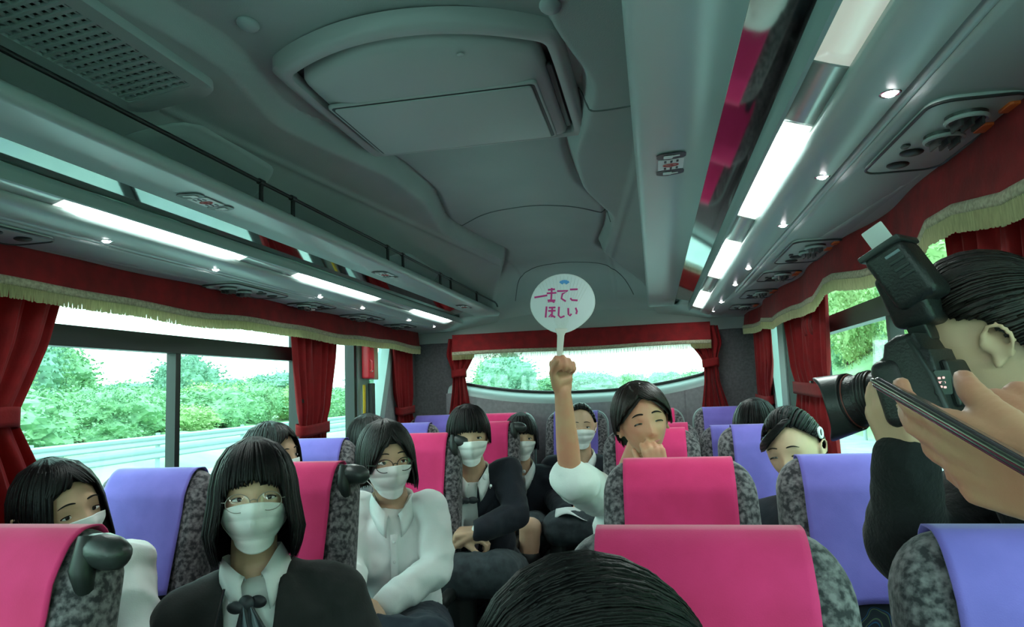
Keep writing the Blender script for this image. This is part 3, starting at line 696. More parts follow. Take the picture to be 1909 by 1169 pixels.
seat(-1.565, 1.02, -.205, 'purple', 'grey velvet seat with violet cover at the left window, just outside the lower left corner', VG)
seat(-1.10, 1.97, -.196, 'pink', 'grey velvet seat with pink cover and grip behind the girl in the dark jacket', PG, grip=1)
seat(-1.57, 1.95, -.205, 'purple', 'grey velvet seat with violet cover at the left window between two masked girls', VG)
seat(-1.075, 3.05, -.184, 'pink', 'grey velvet seat with pink cover and grip behind the girl in the white shirt', PG, grip=1)
seat(-1.57, 3.02, -.194, 'purple', 'grey velvet seat with violet cover beside the hidden head at the left window', VG)
seat(-.99, 4.0, -.184, 'pink', 'grey velvet seat with pink cover and grip behind the passenger in the badged navy blazer', PG, grip=1)
seat(-1.47, 3.98, -.178, 'purple', 'grey velvet seat with violet cover in the fourth left row before the corner curtain', VG)
for cx, c, l in ((-1.50, 'purple', 'rear bench seat with violet cover in the left corner, hidden'), (-1.02, 'pink', 'rear row seat with pink cover and pale piping, behind the farthest girl on the left'),
                 (-.525, 'purple', 'rear row centre seat with violet cover and pale piping behind the girl with tied hair'), (-.03, 'pink', 'rear row seat with pink cover right of the boy head'), (.44, 'purple', 'rear bench seat with violet cover in the right corner, hidden')):
    seat(cx, 4.66, -.160, c, l, 'rear row seats', trim=True)

# ================================================================ outside
ROAD = -2.08
struct(MB().box2((-14.2, -60, ROAD-.3), (7.0, 120, ROAD)).build('road', mat('pale asphalt', lin((.56, .60, .60)), .8, col2=lin((.64, .67, .66)), scale=2), smooth=False))
MT['grass'] = mat('bright verge green', (.20, .36, .18), .9, col2=(.36, .55, .30), scale=.55, detail=8, lo=.3, hi=.7)
MT['leafa'] = mat('leaf green', (.15, .28, .16), .9, col2=(.28, .45, .25), scale=3, detail=8, lo=.35, hi=.65)
MT['leafb'] = mat('haze-tinted blue green leaves', (.14, .25, .19), .9, col2=(.22, .38, .28), scale=3, detail=8, lo=.35, hi=.65)  # bluish tone puts distance haze into the far leaves
MT['leafc'] = mat('yellow green leaves', (.24, .36, .14), .9, col2=(.38, .50, .24), scale=2.5, detail=8, lo=.35, hi=.65)
MT['bark'] = mat('bark', (.10, .09, .07), .9)
MT['steel'] = mat('galvanised rail', (.30, .38, .39), .6)
MT['line'] = mat('white road paint', (.8, .85, .83), .7)
for x in (-9.9, -6.2, 3.6):
    struct(MB().box2((x-.08, -60, ROAD), (x+.08, 120, ROAD+.006)).build('trim_road_line', 'line', smooth=False))
def terrain(sgn):
    def f(a, b):
        d = a**1.5*46; y = -45+165*b; x = (-13.6-d) if sgn < 0 else (7.0+d)
        rise = (.10*d if d < 6 else .60+.065*(d-6)) if sgn < 0 else (.62*min(d, 12)+.2*max(0, d-12))
        z = ROAD+rise+.5*min(1, d/2)*noise.noise(Vector((x*.2, y*.13, 1)))+.25*min(1, d/2)*noise.noise(Vector((x*.7, y*.5, 3)))
        return (x, y, z)
    m = MB(); m.grid(f, 60, 160)
    return struct(m.build('ground_%s' % ('left' if sgn < 0 else 'right'), 'grass')), f
terrain(-1); terrain(1)
struct(MB().box2((-60, 118, ROAD-.4), (60, 119, ROAD+1.5)).build('ground_far', 'grass', smooth=False))
def guard(sgn):
    x = -13.3 if sgn < 0 else 6.6; y0, y1 = -20, 80
    r = empty('guard_rail', (x, 20, ROAD), 'pale steel guard rail along the road on the %s side outside' % ('left' if sgn < 0 else 'right'), 'guard rail')
    prof = [(0, .45), (.05, .49), (.05, .55), (0, .60), (.05, .65), (.05, .71), (0, .75), (-.02, .75), (-.02, .45)]
    MB().prism([(x+(-sgn)*p, ROAD+z+.12) for p, z in prof], y0, y1).prism([(x+(-sgn)*p, ROAD+z*.9+.52) for p, z in prof], y0, y1).build('beam', 'steel', r)
    for y in range(y0+1, y1, 4): MB().tube([(x+sgn*.08, y, ROAD), (x+sgn*.08, y, ROAD+1.25)], .06, 8).build('rail_post', 'steel', r)
guard(-1); guard(1)
def blob_mesh(seed, mt):
    bm = bmesh.new(); bmesh.ops.create_icosphere(bm, subdivisions=4, radius=1)
    for v in bm.verts:
        n_ = v.co.normalized(); q = 1+.32*noise.noise(n_*1.6+Vector((seed, 0, 0)))+.20*noise.noise(n_*4+Vector((0, seed, 0)))+.13*noise.noise(n_*11+Vector((0, 0, seed)))+.10*noise.noise(n_*27+Vector((0, 0, seed)))
        v.co = n_*q
    for f in bm.faces: f.smooth = True
    me = bpy.data.meshes.new('tree_crown'); bm.to_mesh(me); bm.free(); me.materials.append(MT[mt]); return me
def leaf_mesh(seed, mt):
    me0 = blob_mesh(seed, mt); r_ = random.Random(int(seed*10)); m = MB()
    P = [v.co.copy() for v in me0.vertices]
    m.add([p*.86 for p in P], [tuple(f.vertices) for f in me0.polygons]); 
    for i in range(2600):
        p = r_.choice(P)*r_.uniform(.84, 1.12); a = Vector((r_.uniform(-1, 1), r_.uniform(-1, 1), r_.uniform(-1, 1))).normalized(); b = a.orthogonal().normalized(); c = a.cross(b); q = r_.uniform(.025, .065)
        m.add([p-b*q, p+c*q*.6, p+b*q, p-c*q*.6], [(0, 1, 2, 3)])
    me = bpy.data.meshes.new('foliage'); me.from_pydata(m.v, [], m.f); me.materials.append(MT[mt]); bpy.data.meshes.remove(me0); return me
BL = {k: [leaf_mesh(i*7.3+j, k) for i in range(3)] for j, k in enumerate(('leafa', 'leafb', 'leafc'))}
TR = MB().tube([(0, 0, 0), (0.03, 0, .5), (0, 0, 1)], [.09, .07, .05], 8)
trunk_me = None
def tree(x, y, z, h, wd, kind, label, group):
    global trunk_me
    r = empty('tree', (x, y, z), label, 'tree', group)
    if trunk_me is None:
        t = TR.build('trunk', 'bark', r); t.location = (0, 0, 0); me = t.data
        for v in me.vertices: v.co += Vector((x, y, z))
        trunk_me = me
    else:
        t = bpy.data.objects.new('trunk', trunk_me); C.objects.link(t); t.parent = r
    t.scale = (wd*.6, wd*.6, h*.6)
    k = random.choice(BL[kind]); o = bpy.data.objects.new('crown', k); C.objects.link(o); o.parent = r
    o.location = (0, 0, h*.58); o.scale = (wd, wd, h*.45); o.rotation_euler = (0, 0, random.uniform(0, 6))
    for q in range(3):
        p = bpy.data.objects.new('crown', random.choice(BL[kind])); C.objects.link(p); p.parent = r
        a = random.uniform(0, 6); p.location = (wd*.6*math.cos(a), wd*.6*math.sin(a), h*random.uniform(.35, .75)); s = random.uniform(.4, .6); p.scale = (wd*s, wd*s, h*.3); p.rotation_euler = (0, 0, a)
rt = random.Random(5)
ORDN = 'first second third fourth fifth sixth seventh eighth ninth tenth eleventh twelfth thirteenth fourteenth fifteenth sixteenth seventeenth eighteenth nineteenth twentieth twenty-first twenty-second twenty-third twenty-fourth twenty-fifth twenty-sixth twenty-seventh twenty-eighth twenty-ninth thirtieth'.split()
def gz(x, y):
    d = -13.6-x if x < 0 else x-7.0
    return ROAD+((.10*d if d < 6 else .60+.065*(d-6)) if x < 0 else (.62*min(d, 12)+.2*max(0, d-12)))
for i in range(24):     # dense belt on the left, tall near, lower towards the rear
    y = -8+i*3.2+rt.uniform(-1, 1); x = -27-rt.uniform(0, 7)-(4 if i % 2 else 0)
    h = (4.9 if y < 36 else 2.7)+rt.uniform(-1., 1.2)
    tree(x, y, gz(x, y)-.3, h, 2.3+rt.uniform(-.3, .8), ('leafb', 'leafa', 'leafb')[i % 3], 'blue-green tree in the belt beyond the left road, %s counting towards the rear' % ORDN[i], 'trees beyond the left road')
for i in range(30):     # shrubs on the left slope
    y = -4+i*2.0+rt.uniform(-1, 1); x = -16.5-rt.uniform(0, 8)
    tree(x, y, gz(x, y)-.5, 1.9+rt.uniform(-.5, .9), 1.5+rt.uniform(-.3, .6), ('leafa', 'leafc', 'leafa')[i % 3], 'low bright green bush behind the left guard rail, %s counting towards the rear' % ORDN[i], 'bushes on the left slope')
for i in range(20):     # right bank
    y = 3+i*2.6+rt.uniform(-1, 1); x = 10+rt.uniform(0, 6)
    tree(x, y, gz(x, y)-.5, 4+rt.uniform(-1.2, 2.5), 1.8+rt.uniform(-.3, .8), ('leafc', 'leafa', 'leafc')[i % 3], 'yellow-green tree on the steep right bank, %s counting towards the rear' % ORDN[i], 'trees on the right bank')
for i in range(16):     # far behind the bus
    x = -34+i*4.4; y = 84+rt.uniform(-6, 10)
    if -6 < x < 4: y += 18
    tree(x, y, ROAD, (5.4 if x < -12 else 3.0)+rt.uniform(-1., 1.), 3.4+rt.uniform(-1, 1), ('leafb', 'leafa')[i % 2], 'hazy tree far behind the bus, %s from the left through the rear window' % ORDN[i], 'trees far behind the bus')
for i, (x, y) in enumerate(((-8.5, 40), (-8.3, 47), (-11.3, 44))):
    r = empty('car', (x, y, ROAD), 'white car on the road behind, %s' % ('nearest of the three seen through the rear window', 'middle of the three seen through the rear window', 'nearest to the far guard rail through the rear window')[i], 'car', 'cars behind the bus')
    MB().slab(rrect(1.75, .75, .25), (x, y, ROAD+.65), (1, 0, 0), (0, 0, 1), (0, 1, 0), 4.2, .2).build('body', 'white', r)
    MB().slab([(-.78, -.3), (.78, -.3), (.6, .3), (-.6, .3)], (x, y+.2, ROAD+1.25), (1, 0, 0), (0, 0, 1), (0, 1, 0), 2.2, .15).build('cabin', 'dark', r)
    for sx in (-.8, .8):
        for sy in (-1.3, 1.3): MB().tube([(x+sx-.09, y+sy, ROAD+.32), (x+sx+.09, y+sy, ROAD+.32)], .32, 16).build('wheel', 'black', r)
# ================================================================ people
S = 1.1
def PT(px, py, d):
    return Vector(RW @ np.array([(px-954.5)/FPX, -(py-584.5)/FPX, -1.])*d)
def skin(name, c, c2): return mat(name, lin(c), .5, col2=lin(c2), scale=14, detail=3, bump=.05, bscale=250, sheen=.05)
MT['skin'] = skin('skin', (.78, .64, .53), (.82, .66, .54))
MT['skinw'] = skin('warm skin', (.80, .61, .48), (.82, .55, .44))
MT['hairb'] = mat('black hair', (.003, .003, .0035), .46, spec=.18, col2=(.008, .0075, .0075), scale=40, bump=.3, bscale=220)
MT['hairg'] = mat('soft black hair', (.007, .007, .0065), .46, spec=.28, col2=(.016, .016, .015), scale=40, bump=.3, bscale=200)
MT['hairbr'] = mat('brown black hair', (.007, .005, .0045), .42, spec=.32, col2=(.022, .016, .013), scale=40, bump=.3, bscale=200)
MT['shirt'] = mat('white cotton', (.84, .88, .86), .8, bump=.1, bscale=300, transl=.06)
MT['maskm'] = mat('white mask fabric', (.88, .90, .88), .75, bump=.12, bscale=500)
MT['jack'] = mat('black jacket cloth', (.007, .008, .008), .8, col2=(.012, .013, .013), scale=20, bump=.2, bscale=200, sheen=.05)
MT['navy'] = mat('navy blazer cloth', (.005, .007, .014), .85, col2=(.008, .011, .020), scale=20, bump=.2, bscale=250, sheen=.05)
MT['skirt'] = mat('navy skirt cloth', (.012, .020, .036), .85, col2=(.020, .030, .048), scale=20, bump=.15, bscale=250, sheen=.05)
MT['greysk'] = mat('grey plaid skirt cloth', (.045, .058, .066), .85, col2=(.025, .033, .040), scale=30, bump=.15, bscale=250)
MT['knit'] = mat('black knit', (.004, .0045, .0055), .95, col2=(.007, .008, .009), scale=60, bump=.5, bscale=140, sheen=.1)
MT['eyew'] = mat('eye white', (.72, .72, .70), .25)
MT['iris'] = mat('dark iris', (.012, .009, .008), .15)
MT['lip'] = mat('lips', lin((.74, .45, .42)), .5)
MT['thinframe'] = mat('thin pale spectacle frame', (.25, .22, .20), .4)
MT['frame'] = mat('spectacle frame', (.03, .028, .026), .3, metal=.6)
MT['tie'] = mat('dark ribbon', (.015, .016, .020), .5, col2=(.05, .06, .07), scale=30)
MT['tieg'] = mat('grey ribbon', (.20, .26, .29), .5)
def hrot(yaw, pitch=0, roll=0):
    return Matrix.Rotation(math.radians(yaw), 3, 'Z') @ Matrix.Rotation(math.radians(roll), 3, 'Y') @ Matrix.Rotation(math.radians(pitch), 3, 'X')
HA, HB, HC = .074, .093, .112
def headpt(d):
    x, y, z = d
    X = HA*x; Z = HC*z
    Y = HB*(abs(y)**.88)*(1 if y > 0 else -1)
    if z < 0:
        t = -z; X *= 1-.30*t**1.2
        if y > 0: Y *= 1-.35*t
        else: Y *= 1-.10*t*t
        if y < 0: X *= 1.0
    if y < 0:
        g = lambda cx, cz, sx, sz: math.exp(-((abs(X)-cx)/sx)**2-((Z-cz)/sz)**2)
        Y -= .021*math.exp(-(X/.0125)**2)*math.exp(-((Z+.036)/(.018 if Z > -.036 else .008))**2)
        Y -= .007*math.exp(-(X/.009)**2)*math.exp(-((Z+.012)/.02)**2)
        Y += .0065*g(.031, .001, .016, .010)
        Y -= .003*g(.030, .024, .022, .009)
        Y -= .005*g(.040, -.030, .018, .018)
        Y -= .005*math.exp(-(X/.024)**2)*math.exp(-((Z+.062)/.011)**2)
        Y -= .008*math.exp(-(X/.022)**2)*math.exp(-((Z+.098)/.014)**2)
        Y -= .004*g(.018, -.042, .008, .007)*1.0
    return Vector((X, Y, Z))
class Fig:
    def __init__(s, name_label, head, hip, yaw=0, pitch=0, roll=0, tyaw=None, tw=None, neck=None, vox=.006, sk='skin', S_=S):
        s.S = S_; s.h = Vector(head); be = math.degrees(math.atan2(-s.h.x, s.h.y)); s.R = Matrix.Rotation(math.radians(be), 3, 'Z') @ Matrix.Rotation(math.radians(roll), 3, 'Y') @ Matrix.Rotation(math.radians(yaw-be), 3, 'Z') @ Matrix.Rotation(math.radians(pitch), 3, 'X'); s.yaw = yaw; s.sk = sk; s.vox = vox
        s.pr = MB(); s.hip = Vector(hip); s.label = name_label
        ty = yaw if tyaw is None else tyaw
        s.N = Vector(neck) if neck is not None else s.H(0, .045, -.165)
        s.U = (s.N-s.hip).normalized(); f = Vector((math.sin(math.radians(ty)), -math.cos(math.radians(ty)), 0))
        s.F = (f-s.U*f.dot(s.U)).normalized(); s.X = s.F.cross(s.U)*-1   # +X = image right for someone facing the lens
        if s.X.dot(Vector((math.cos(math.radians(ty)), math.sin(math.radians(ty)), 0))) < 0: s.X = -s.X
        s.sh = [s.T(-.165, 0, -.075), s.T(.165, 0, -.075)]
    def H(s, x, y, z): return s.h + s.R @ (Vector((x, y, z))*s.S)      # head frame
    def T(s, x, f, z): return s.N + (s.X*x+s.F*f+s.U*z)*s.S            # torso frame at the neck base (x, forward, up)
def cap(m, p0, r0, p1, r1, n=14, k=5):
    p0, p1 = Vector(p0), Vector(p1); d = (p1-p0); L = d.length
    if L < 1e-6: d = Vector((0, 0, 1))
    d = d.normalized(); a = d.orthogonal().normalized(); b = d.cross(a); v = []
    rings = [(p0-d*r0*math.cos(PI/2*i/k), max(1e-4, r0*math.sin(PI/2*i/k))) for i in range(k+1)]
    rings += [(p1+d*r1*math.sin(PI/2*i/k), max(1e-4, r1*math.cos(PI/2*i/k))) for i in range(k+1)]
    for c, r in rings:
        for i in range(n): th = 2*PI*i/n; v.append(c+(a*math.cos(th)+b*math.sin(th))*r)
    q = len(rings); m.add(v, [(j*n+i, j*n+(i+1) % n, (j+1)*n+(i+1) % n, (j+1)*n+i) for j in range(q-1) for i in range(n)]+[tuple(range(n-1, -1, -1)), tuple((q-1)*n+i for i in range(n))])
def torso(m, g, inf=0, top=True, wide=1.0, sleeves=None, fat=0):
    S_ = g.S; Rt = Matrix((g.X, -g.F, g.U)).transposed()
    E = lambda c, r: m.ell(c, tuple((q*S_+inf) for q in r), Rt, 18, 12)
    E(g.T(0, 0, -.17), (.150*wide+fat, .098+fat, .150)); E(g.T(0, .005, -.33), (.128*wide+fat, .100+fat, .15))
    E(g.hip+g.U*.06, (.155+fat, .115+fat, .12))
    for q in (0, 1):
        cap(m, g.T((-.04, .04)[q], -.005, -.055), .042*S_+inf, g.sh[q], .048*S_+inf)
    cap(m, g.T(0, .02, -.10), .085*S_+inf, g.T(0, .02, -.3), .085*S_+inf)
def remesh(mb, vox, smooth=3, noise_amp=0, nscale=12, seed=0, clip=None):
    me = bpy.data.meshes.new('t'); me.from_pydata(mb.v, [], mb.f); o = bpy.data.objects.new('t', me); C.objects.link(o)
    r = o.modifiers.new('r', 'REMESH'); r.mode = 'VOXEL'; r.voxel_size = vox
    if smooth: k = o.modifiers.new('s', 'SMOOTH'); k.factor = .5; k.iterations = smooth
    dg = bpy.context.evaluated_depsgraph_get(); dg.update(); out = bpy.data.meshes.new_from_object(o.evaluated_get(dg))
    bpy.data.objects.remove(o); bpy.data.meshes.remove(me)
    v = np.empty(len(out.vertices)*3, 'f'); out.vertices.foreach_get('co', v); v = v.reshape(-1, 3)
    if noise_amp:
        nn = np.empty(len(out.vertices)*3, 'f'); out.vertices.foreach_get('normal', nn); nn = nn.reshape(-1, 3); sd = Vector((seed*3.1, seed, 0))
        dsp = np.array([(1-abs(noise.noise(Vector(p)*nscale+sd))*2.6)+.5*noise.noise(Vector(p)*nscale*2.7+sd) for p in v])
        v = v+nn*(dsp*noise_amp)[:, None]; out.vertices.foreach_set('co', v.ravel().astype('f'))
    if clip is not None:
        bm = bmesh.new(); bm.from_mesh(out); dl = [f for f in bm.faces if clip(f.calc_center_median(), f.normal)]
        bmesh.ops.delete(bm, geom=dl, context='FACES')
        for _ in range(6):
            new = {}
            for v_ in bm.verts:
                e_ = [e for e in v_.link_edges if e.is_boundary]
                if len(e_) == 2: new[v_] = v_.co*.4+(e_[0].other_vert(v_).co+e_[1].other_vert(v_).co)*.3
            for v_, c_ in new.items(): v_.co = c_
        bm.to_mesh(out); bm.free()
    return out
def place(me, name, mt, parent=None, org=None):
    o_ = porg(parent) if parent is not None else org
    v = np.empty(len(me.vertices)*3, 'f'); me.vertices.foreach_get('co', v); v = v.reshape(-1, 3)-np.array(o_, 'f'); me.vertices.foreach_set('co', v.ravel())
    me.materials.clear(); me.materials.append(MT[mt] if isinstance(mt, str) else mt); me.name = name
    me.polygons.foreach_set('use_smooth', [True]*len(me.polygons)); me.update()
    o = bpy.data.objects.new(name, me); C.objects.link(o)
    if parent is not None: o.parent = parent
    else: o.location = org
    return o
def hand(m, w, fd, pn, ts, curls=(20, 25, 20), S_=S, thumb=(40, 30), spread=3, fing=None, inf=0):
    """w wrist, fd finger direction, pn palm normal (the side the fingers close to), ts thumb side"""
    fd = Vector(fd).normalized(); pn = Vector(pn); pn = (pn-fd*pn.dot(fd)).normalized(); t = fd.cross(pn); t = t if t.dot(Vector(ts)) > 0 else -t
    w = Vector(w); L = (.070, .078, .072, .057); pos = (.027, .009, -.009, -.026); ln = (.083, .086, .081, .074)
    tips = []
    for i in range(4):
        k = w+(fd*ln[i]+t*pos[i])*S_; b = w+(t*pos[i]*.62+fd*.008)*S_
        cap(m, b, .0135*S_, k, .0115*S_, 10, 3)
        c = curls if fing is None else fing[i]
        a = 0; p = k; r0 = (.0092, .0094, .0090, .0082)[i]*S_; sp = math.radians(spread*(1.5-i))
        for j in range(3):
            a += math.radians(c[j]); d = (fd*math.cos(a)+pn*math.sin(a)); d = (d+t*math.sin(sp)*math.cos(min(a, 1.5))).normalized()
            q = p+d*L[i]*(.45, .31, .24)[j]*S_; r1 = r0*(.93, .92, .86)[j]; cap(m, p, r0, q, r1, 10, 3); p = q; r0 = r1
        tips.append(p)
    b = w+(t*.020+fd*.018+pn*.004)*S_; a0 = math.radians(thumb[0])
    d = (fd*math.cos(a0)+t*math.sin(a0)+pn*.35).normalized(); q = b+d*.048*S_; cap(m, b, .0155*S_, q, .0115*S_, 10, 3)
    d2 = (d*math.cos(math.radians(thumb[1]))+(pn*.8-t*.35+fd*.3).normalized()*math.sin(math.radians(thumb[1]))).normalized()
    q2 = q+d2*.030*S_; cap(m, q, .0112*S_, q2, .0100*S_, 10, 3); d3 = (d2+pn*.25-t*.1).normalized(); q3 = q2+d3*.022*S_; cap(m, q2, .0100*S_, q3, .0078*S_, 10, 3)
    cap(m, w+(t*.012+fd*.03+pn*.006)*S_, .016*S_, w+(-t*.016+fd*.035+pn*.006)*S_, .015*S_, 10, 3)
    return tips
def arm(m, g, q, el, wr, inf=0, upto=1.0, r=(.044, .036, .034, .024)):
    S_ = g.S; el = Vector(el); wr = Vector(wr)
    cap(m, g.sh[q], r[0]*S_+inf, el, r[1]*S_+inf)
    e = el.lerp(wr, upto); cap(m, el, r[2]*S_+inf*1.1, el.lerp(wr, .35*upto), r[2]*S_*1.02+inf); cap(m, el.lerp(wr, .35*upto), r[2]*S_*1.02+inf, e, (r[2]+(r[3]-r[2])*upto)*S_+inf)
def leg(m, g, q, kn, an, inf=0, foot=True):
    S_ = g.S; hp = g.hip+g.X*(-.085, .085)[q]*S_; kn = Vector(kn); an = Vector(an)
    cap(m, hp, .078*S_+inf, kn, .055*S_+inf); cap(m, kn, .053*S_+inf, kn.lerp(an, .3), .052*S_+inf); cap(m, kn.lerp(an, .3), .052*S_+inf, an, .033*S_+inf)
    if foot: cap(m, an+Vector((0, 0, -.03)), .034*S_, an+g.F*.14*S_+Vector((0, 0, -.055)), .028*S_)
def headprims(m, g, ears=True):
    nu, nv = 44, 36; v = []
    for j in range(nv+1):
        ph = PI*j/nv
        for i in range(nu):
            th = 2*PI*i/nu; d = (math.sin(ph)*math.sin(th), -math.sin(ph)*math.cos(th), math.cos(ph)); p = headpt(d); v.append(g.H(*p))
    m.add(v, [(j*nu+i, (j+1)*nu+i, (j+1)*nu+(i+1) % nu, j*nu+(i+1) % nu) for j in range(nv) for i in range(nu)])
    for s_ in (-1, 1):
        if ears:
            m.ell(g.H(s_*.0755, .012, -.012), (.007*g.S, .012*g.S, .022*g.S), g.R @ Matrix.Rotation(s_*.35, 3, 'Z')); m.ell(g.H(s_*.080, .005, -.031), (.005*g.S, .008*g.S, .009*g.S), g.R)
            P = [g.H(s_*(.084+.006*math.sin(a)+.004*math.cos(a)), .013+.017*math.cos(a)*(1 if a > 0 else .8), -.008+.026*math.sin(a)) for a in np.linspace(-.9, PI+.2, 14)]
            m.tube(P, [.0044*g.S]*14, 8)
    cap(m, g.H(0, .022, -.06), .050*g.S, g.N+g.U*.02, .053*g.S); cap(m, g.N+g.U*.02, .053*g.S, g.T(0, 0, -.06), .07*g.S)
def eyes(g, root, style='open', brow=True, brow_w=1.0):
    for s_ in (-1, 1):
        yy = -HB+.010
        if style == 'open':
            o = MB().ell(g.H(s_*.031, yy+.0035, .0), (.0135*g.S, .006*g.S, .0046*g.S), g.R, 14, 8).build('eye', 'eyew', root)
            MB().ell(g.H(s_*.031+g.look*.004, yy-.0008, .0012), (.0056*g.S, .0026*g.S, .0047*g.S), g.R, 12, 8).build('iris', 'iris', o)
            P = [g.H(s_*.031+.0150*math.cos(a), yy-.0005+.004*abs(math.cos(a))**2, -.0004+.0054*math.sin(a)) for a in np.linspace(PI*.02, PI*.98, 10)]
            MB().tube(P, .0015*g.S, 6).build('eyelid', 'iris', root)
        else:
            P = [g.H(s_*.031+.0155*math.cos(a), yy-.003+.005*abs(math.cos(a))**2, -.004+.0060*math.sin(a)) for a in np.linspace(PI*.05, PI*.95, 10)]
            MB().tube(P, [.0010*g.S]+[.0026*g.S]*8+[.0010*g.S], 6).build('closed_eye', 'iris', root)
        if brow:
            P = [g.H(s_*(.014+.034*t), -HB+.0035+.011*t*t, .0285+.004*math.sin(t*2.8)-.006*t*t) for t in np.linspace(0, 1, 8)]
            MB().tube(P, [q*g.S*brow_w for q in (.0030, .0040, .0042, .0040, .0037, .0032, .0025, .0012)], 6, flat=.5).build('eyebrow', 'hairb', root)
def mouth(g, root, smile=True):
    P = [g.H(x, -HB+.006+.9*x*x*14*.3, -.062+(x*x*9 if smile else 0)) for x in np.linspace(-.024, .024, 11)]
    MB().tube(P, [.001*g.S]+[.0030*g.S]*9+[.001*g.S], 6).build('mouth', 'lip', root)
def msurf(az, z, off):
    zz = max(-.100, z); k = math.sqrt(1-(zz/HC)**2); k = max(k, .62); t = max(0, -zz/HC)
    ax = HA*k*(1-.24*t**1.2)+off; ay = HB*k*(1-.05*t)+off
    ca = math.cos(az); return Vector((ax*math.sin(az), -ay*(abs(ca)**.8)*(1 if ca > 0 else -1), z))
def mask(g, root):
    def f(a, b):
        az = (a-.5)*2*math.radians(74); e = abs(a-.5)*2
        zt = -.006-.018*e**1.5; zb = -.118+.030*e**2.2; z = zt+(zb-zt)*b
        off = .0075+.0040*(abs(math.sin(b*9.2+.3))-.5)*(1-e**4)*min(1, b*6)*min(1, (1-b)*5)+.0012*math.sin(a*17+b*6)
        p = msurf(az, z, off); nose = math.exp(-(p.x/.020)**2)*math.exp(-((z+.036)/.040)**2); p.y -= .020*nose
        p.y -= .007*math.exp(-(p.x/.04)**2)*math.exp(-((z+.095)/.03)**2)
        return g.H(*p)
    m = MB(); m.grid(f, 44, 34); o = m.build('face_mask', 'maskm', root); solid(o, .0015, 1)
    for s_ in (-1, 1):
        az = s_*math.radians(74); A = msurf(az, -.024, .008); B = msurf(az, -.088, .008)
        E_ = Vector((s_*.083, .024, -.004)); E2 = Vector((s_*.080, .026, -.034))
        MB().tube([g.H(*A), g.H(*(A.lerp(E_, .5)+Vector((s_*.003, 0, .002)))), g.H(*E_), g.H(*E2), g.H(*(B.lerp(E2, .5)+Vector((s_*.004, 0, 0)))), g.H(*B)], .0016*g.S, 6).build('ear_loop', 'maskm', o)
def glasses(g, root, r=.0225, mt='frame', th=.0011, dz=-.003):
    o = MB(); c = []
    for s_ in (-1, 1):
        P = [g.H(s_*.0325+r*1.12*math.cos(a), -HB-.010+.008*abs(math.cos(a)*.5+s_*.5), dz+r*.88*math.sin(a)) for a in np.linspace(0, 2*PI, 25)]; o.tube(P, th*g.S, 6, cap=False)
        o.tube([g.H(s_*(.0325+r*1.1), -HB-.004, dz+.004), g.H(s_*.078, -.06, dz+.004), g.H(s_*.084, .02, dz+.002)], th*g.S, 6)
    o.tube([g.H(-.009, -HB-.012, dz+.004), g.H(0, -HB-.0145, dz+.007), g.H(.009, -HB-.012, dz+.004)], th*g.S, 6)
    q = o.build('eyeglasses', mt, root)
    for s_ in (-1, 1):
        MB().grid(lambda a, b: g.H(s_*.0325+r*1.1*math.cos(2*PI*a)*b, -HB-.010+.004*(1+s_*math.cos(2*PI*a)*b)*b, dz+r*.86*math.sin(2*PI*a)*b), 20, 4, wrap=True).build('lens', 'lens', q)
# ---- hair
def hsurf(az, z, off, k=1.0, flare=0., cb=.010):
    A, B, Cc = HA+.013*k, HB+.016*k, HC+.014*k
    zz = z-.004
    if zz >= 0: f = math.sqrt(max(0, 1-(zz/Cc)**2))**.92
    else: f = 1+flare*min(1, -zz/.08)-(.16+flare)*max(0, (-zz-.08)/.10)**1.2
    ca, sa = math.cos(az), math.sin(az)
    return Vector(((A*f+off)*sa, cb-(B*f+off)*(abs(ca)**.92)*(1 if ca > 0 else -1), z))
def hair_fall(g, root, zend, mt='hairb', n=230, flare=.05, drift=0., part=0., k=1.0, seed=0, lockr=.0060, name='hair', zmin_jit=.006, gap=None):
    rnd = random.Random(seed); top = HC+.014*k+.004
    m = MB()
    # inner shell
    nu = 64; rows = 18
    def f(a, b):
        az = -PI+2*PI*a; ze = zend(az)+.004; z = top-.004+(ze-top+.004)*(b**1.6) if b < .25 else top-.004+(ze-top+.004)*(.25**1.6+(1-.25**1.6)*(b-.25)/.75); return g.H(*hsurf(az, z+.004*(1-b), -.004*b, k, flare))
    m.grid(f, nu, rows, wrap=True)
    n = int(n*1.3)
    for i in range(n):
        az0 = -PI+2*PI*(i+rnd.random())/n; lay = rnd.choice((0, .0015, .003)); ze = zend(az0)+rnd.uniform(-zmin_jit, zmin_jit)
        P = []; R_ = []; ns = 9; z0 = top-.0002-rnd.random()*.0008
        dr = rnd.uniform(-.06, .06)
        for j in range(ns+1):
            t = j/ns; z = z0+(ze-z0)*(1-(1-t)**1.35 if ze > -.0 else t**1.15*1.0)
            az = az0+drift*math.copysign(1, az0-part)*(t-.5)*max(0, math.cos(az0))+dr*t*t+part*(1-t)*max(0, math.cos(az0))*.5
            P.append(g.H(*hsurf(az, z, lay+.002*math.sin(t*3), k, flare))); R_.append(lockr*g.S*(.55+.45*math.sin(PI*min(1, t*1.2+.1)))*(1 if t < .85 else 1-(t-.85)/.15*.8))
        m.tube(P, R_, 5, flat=.34, up=lambda j, P=P: (P[j]-g.h))
    o = m.build(name, mt, root, angle=180); return o
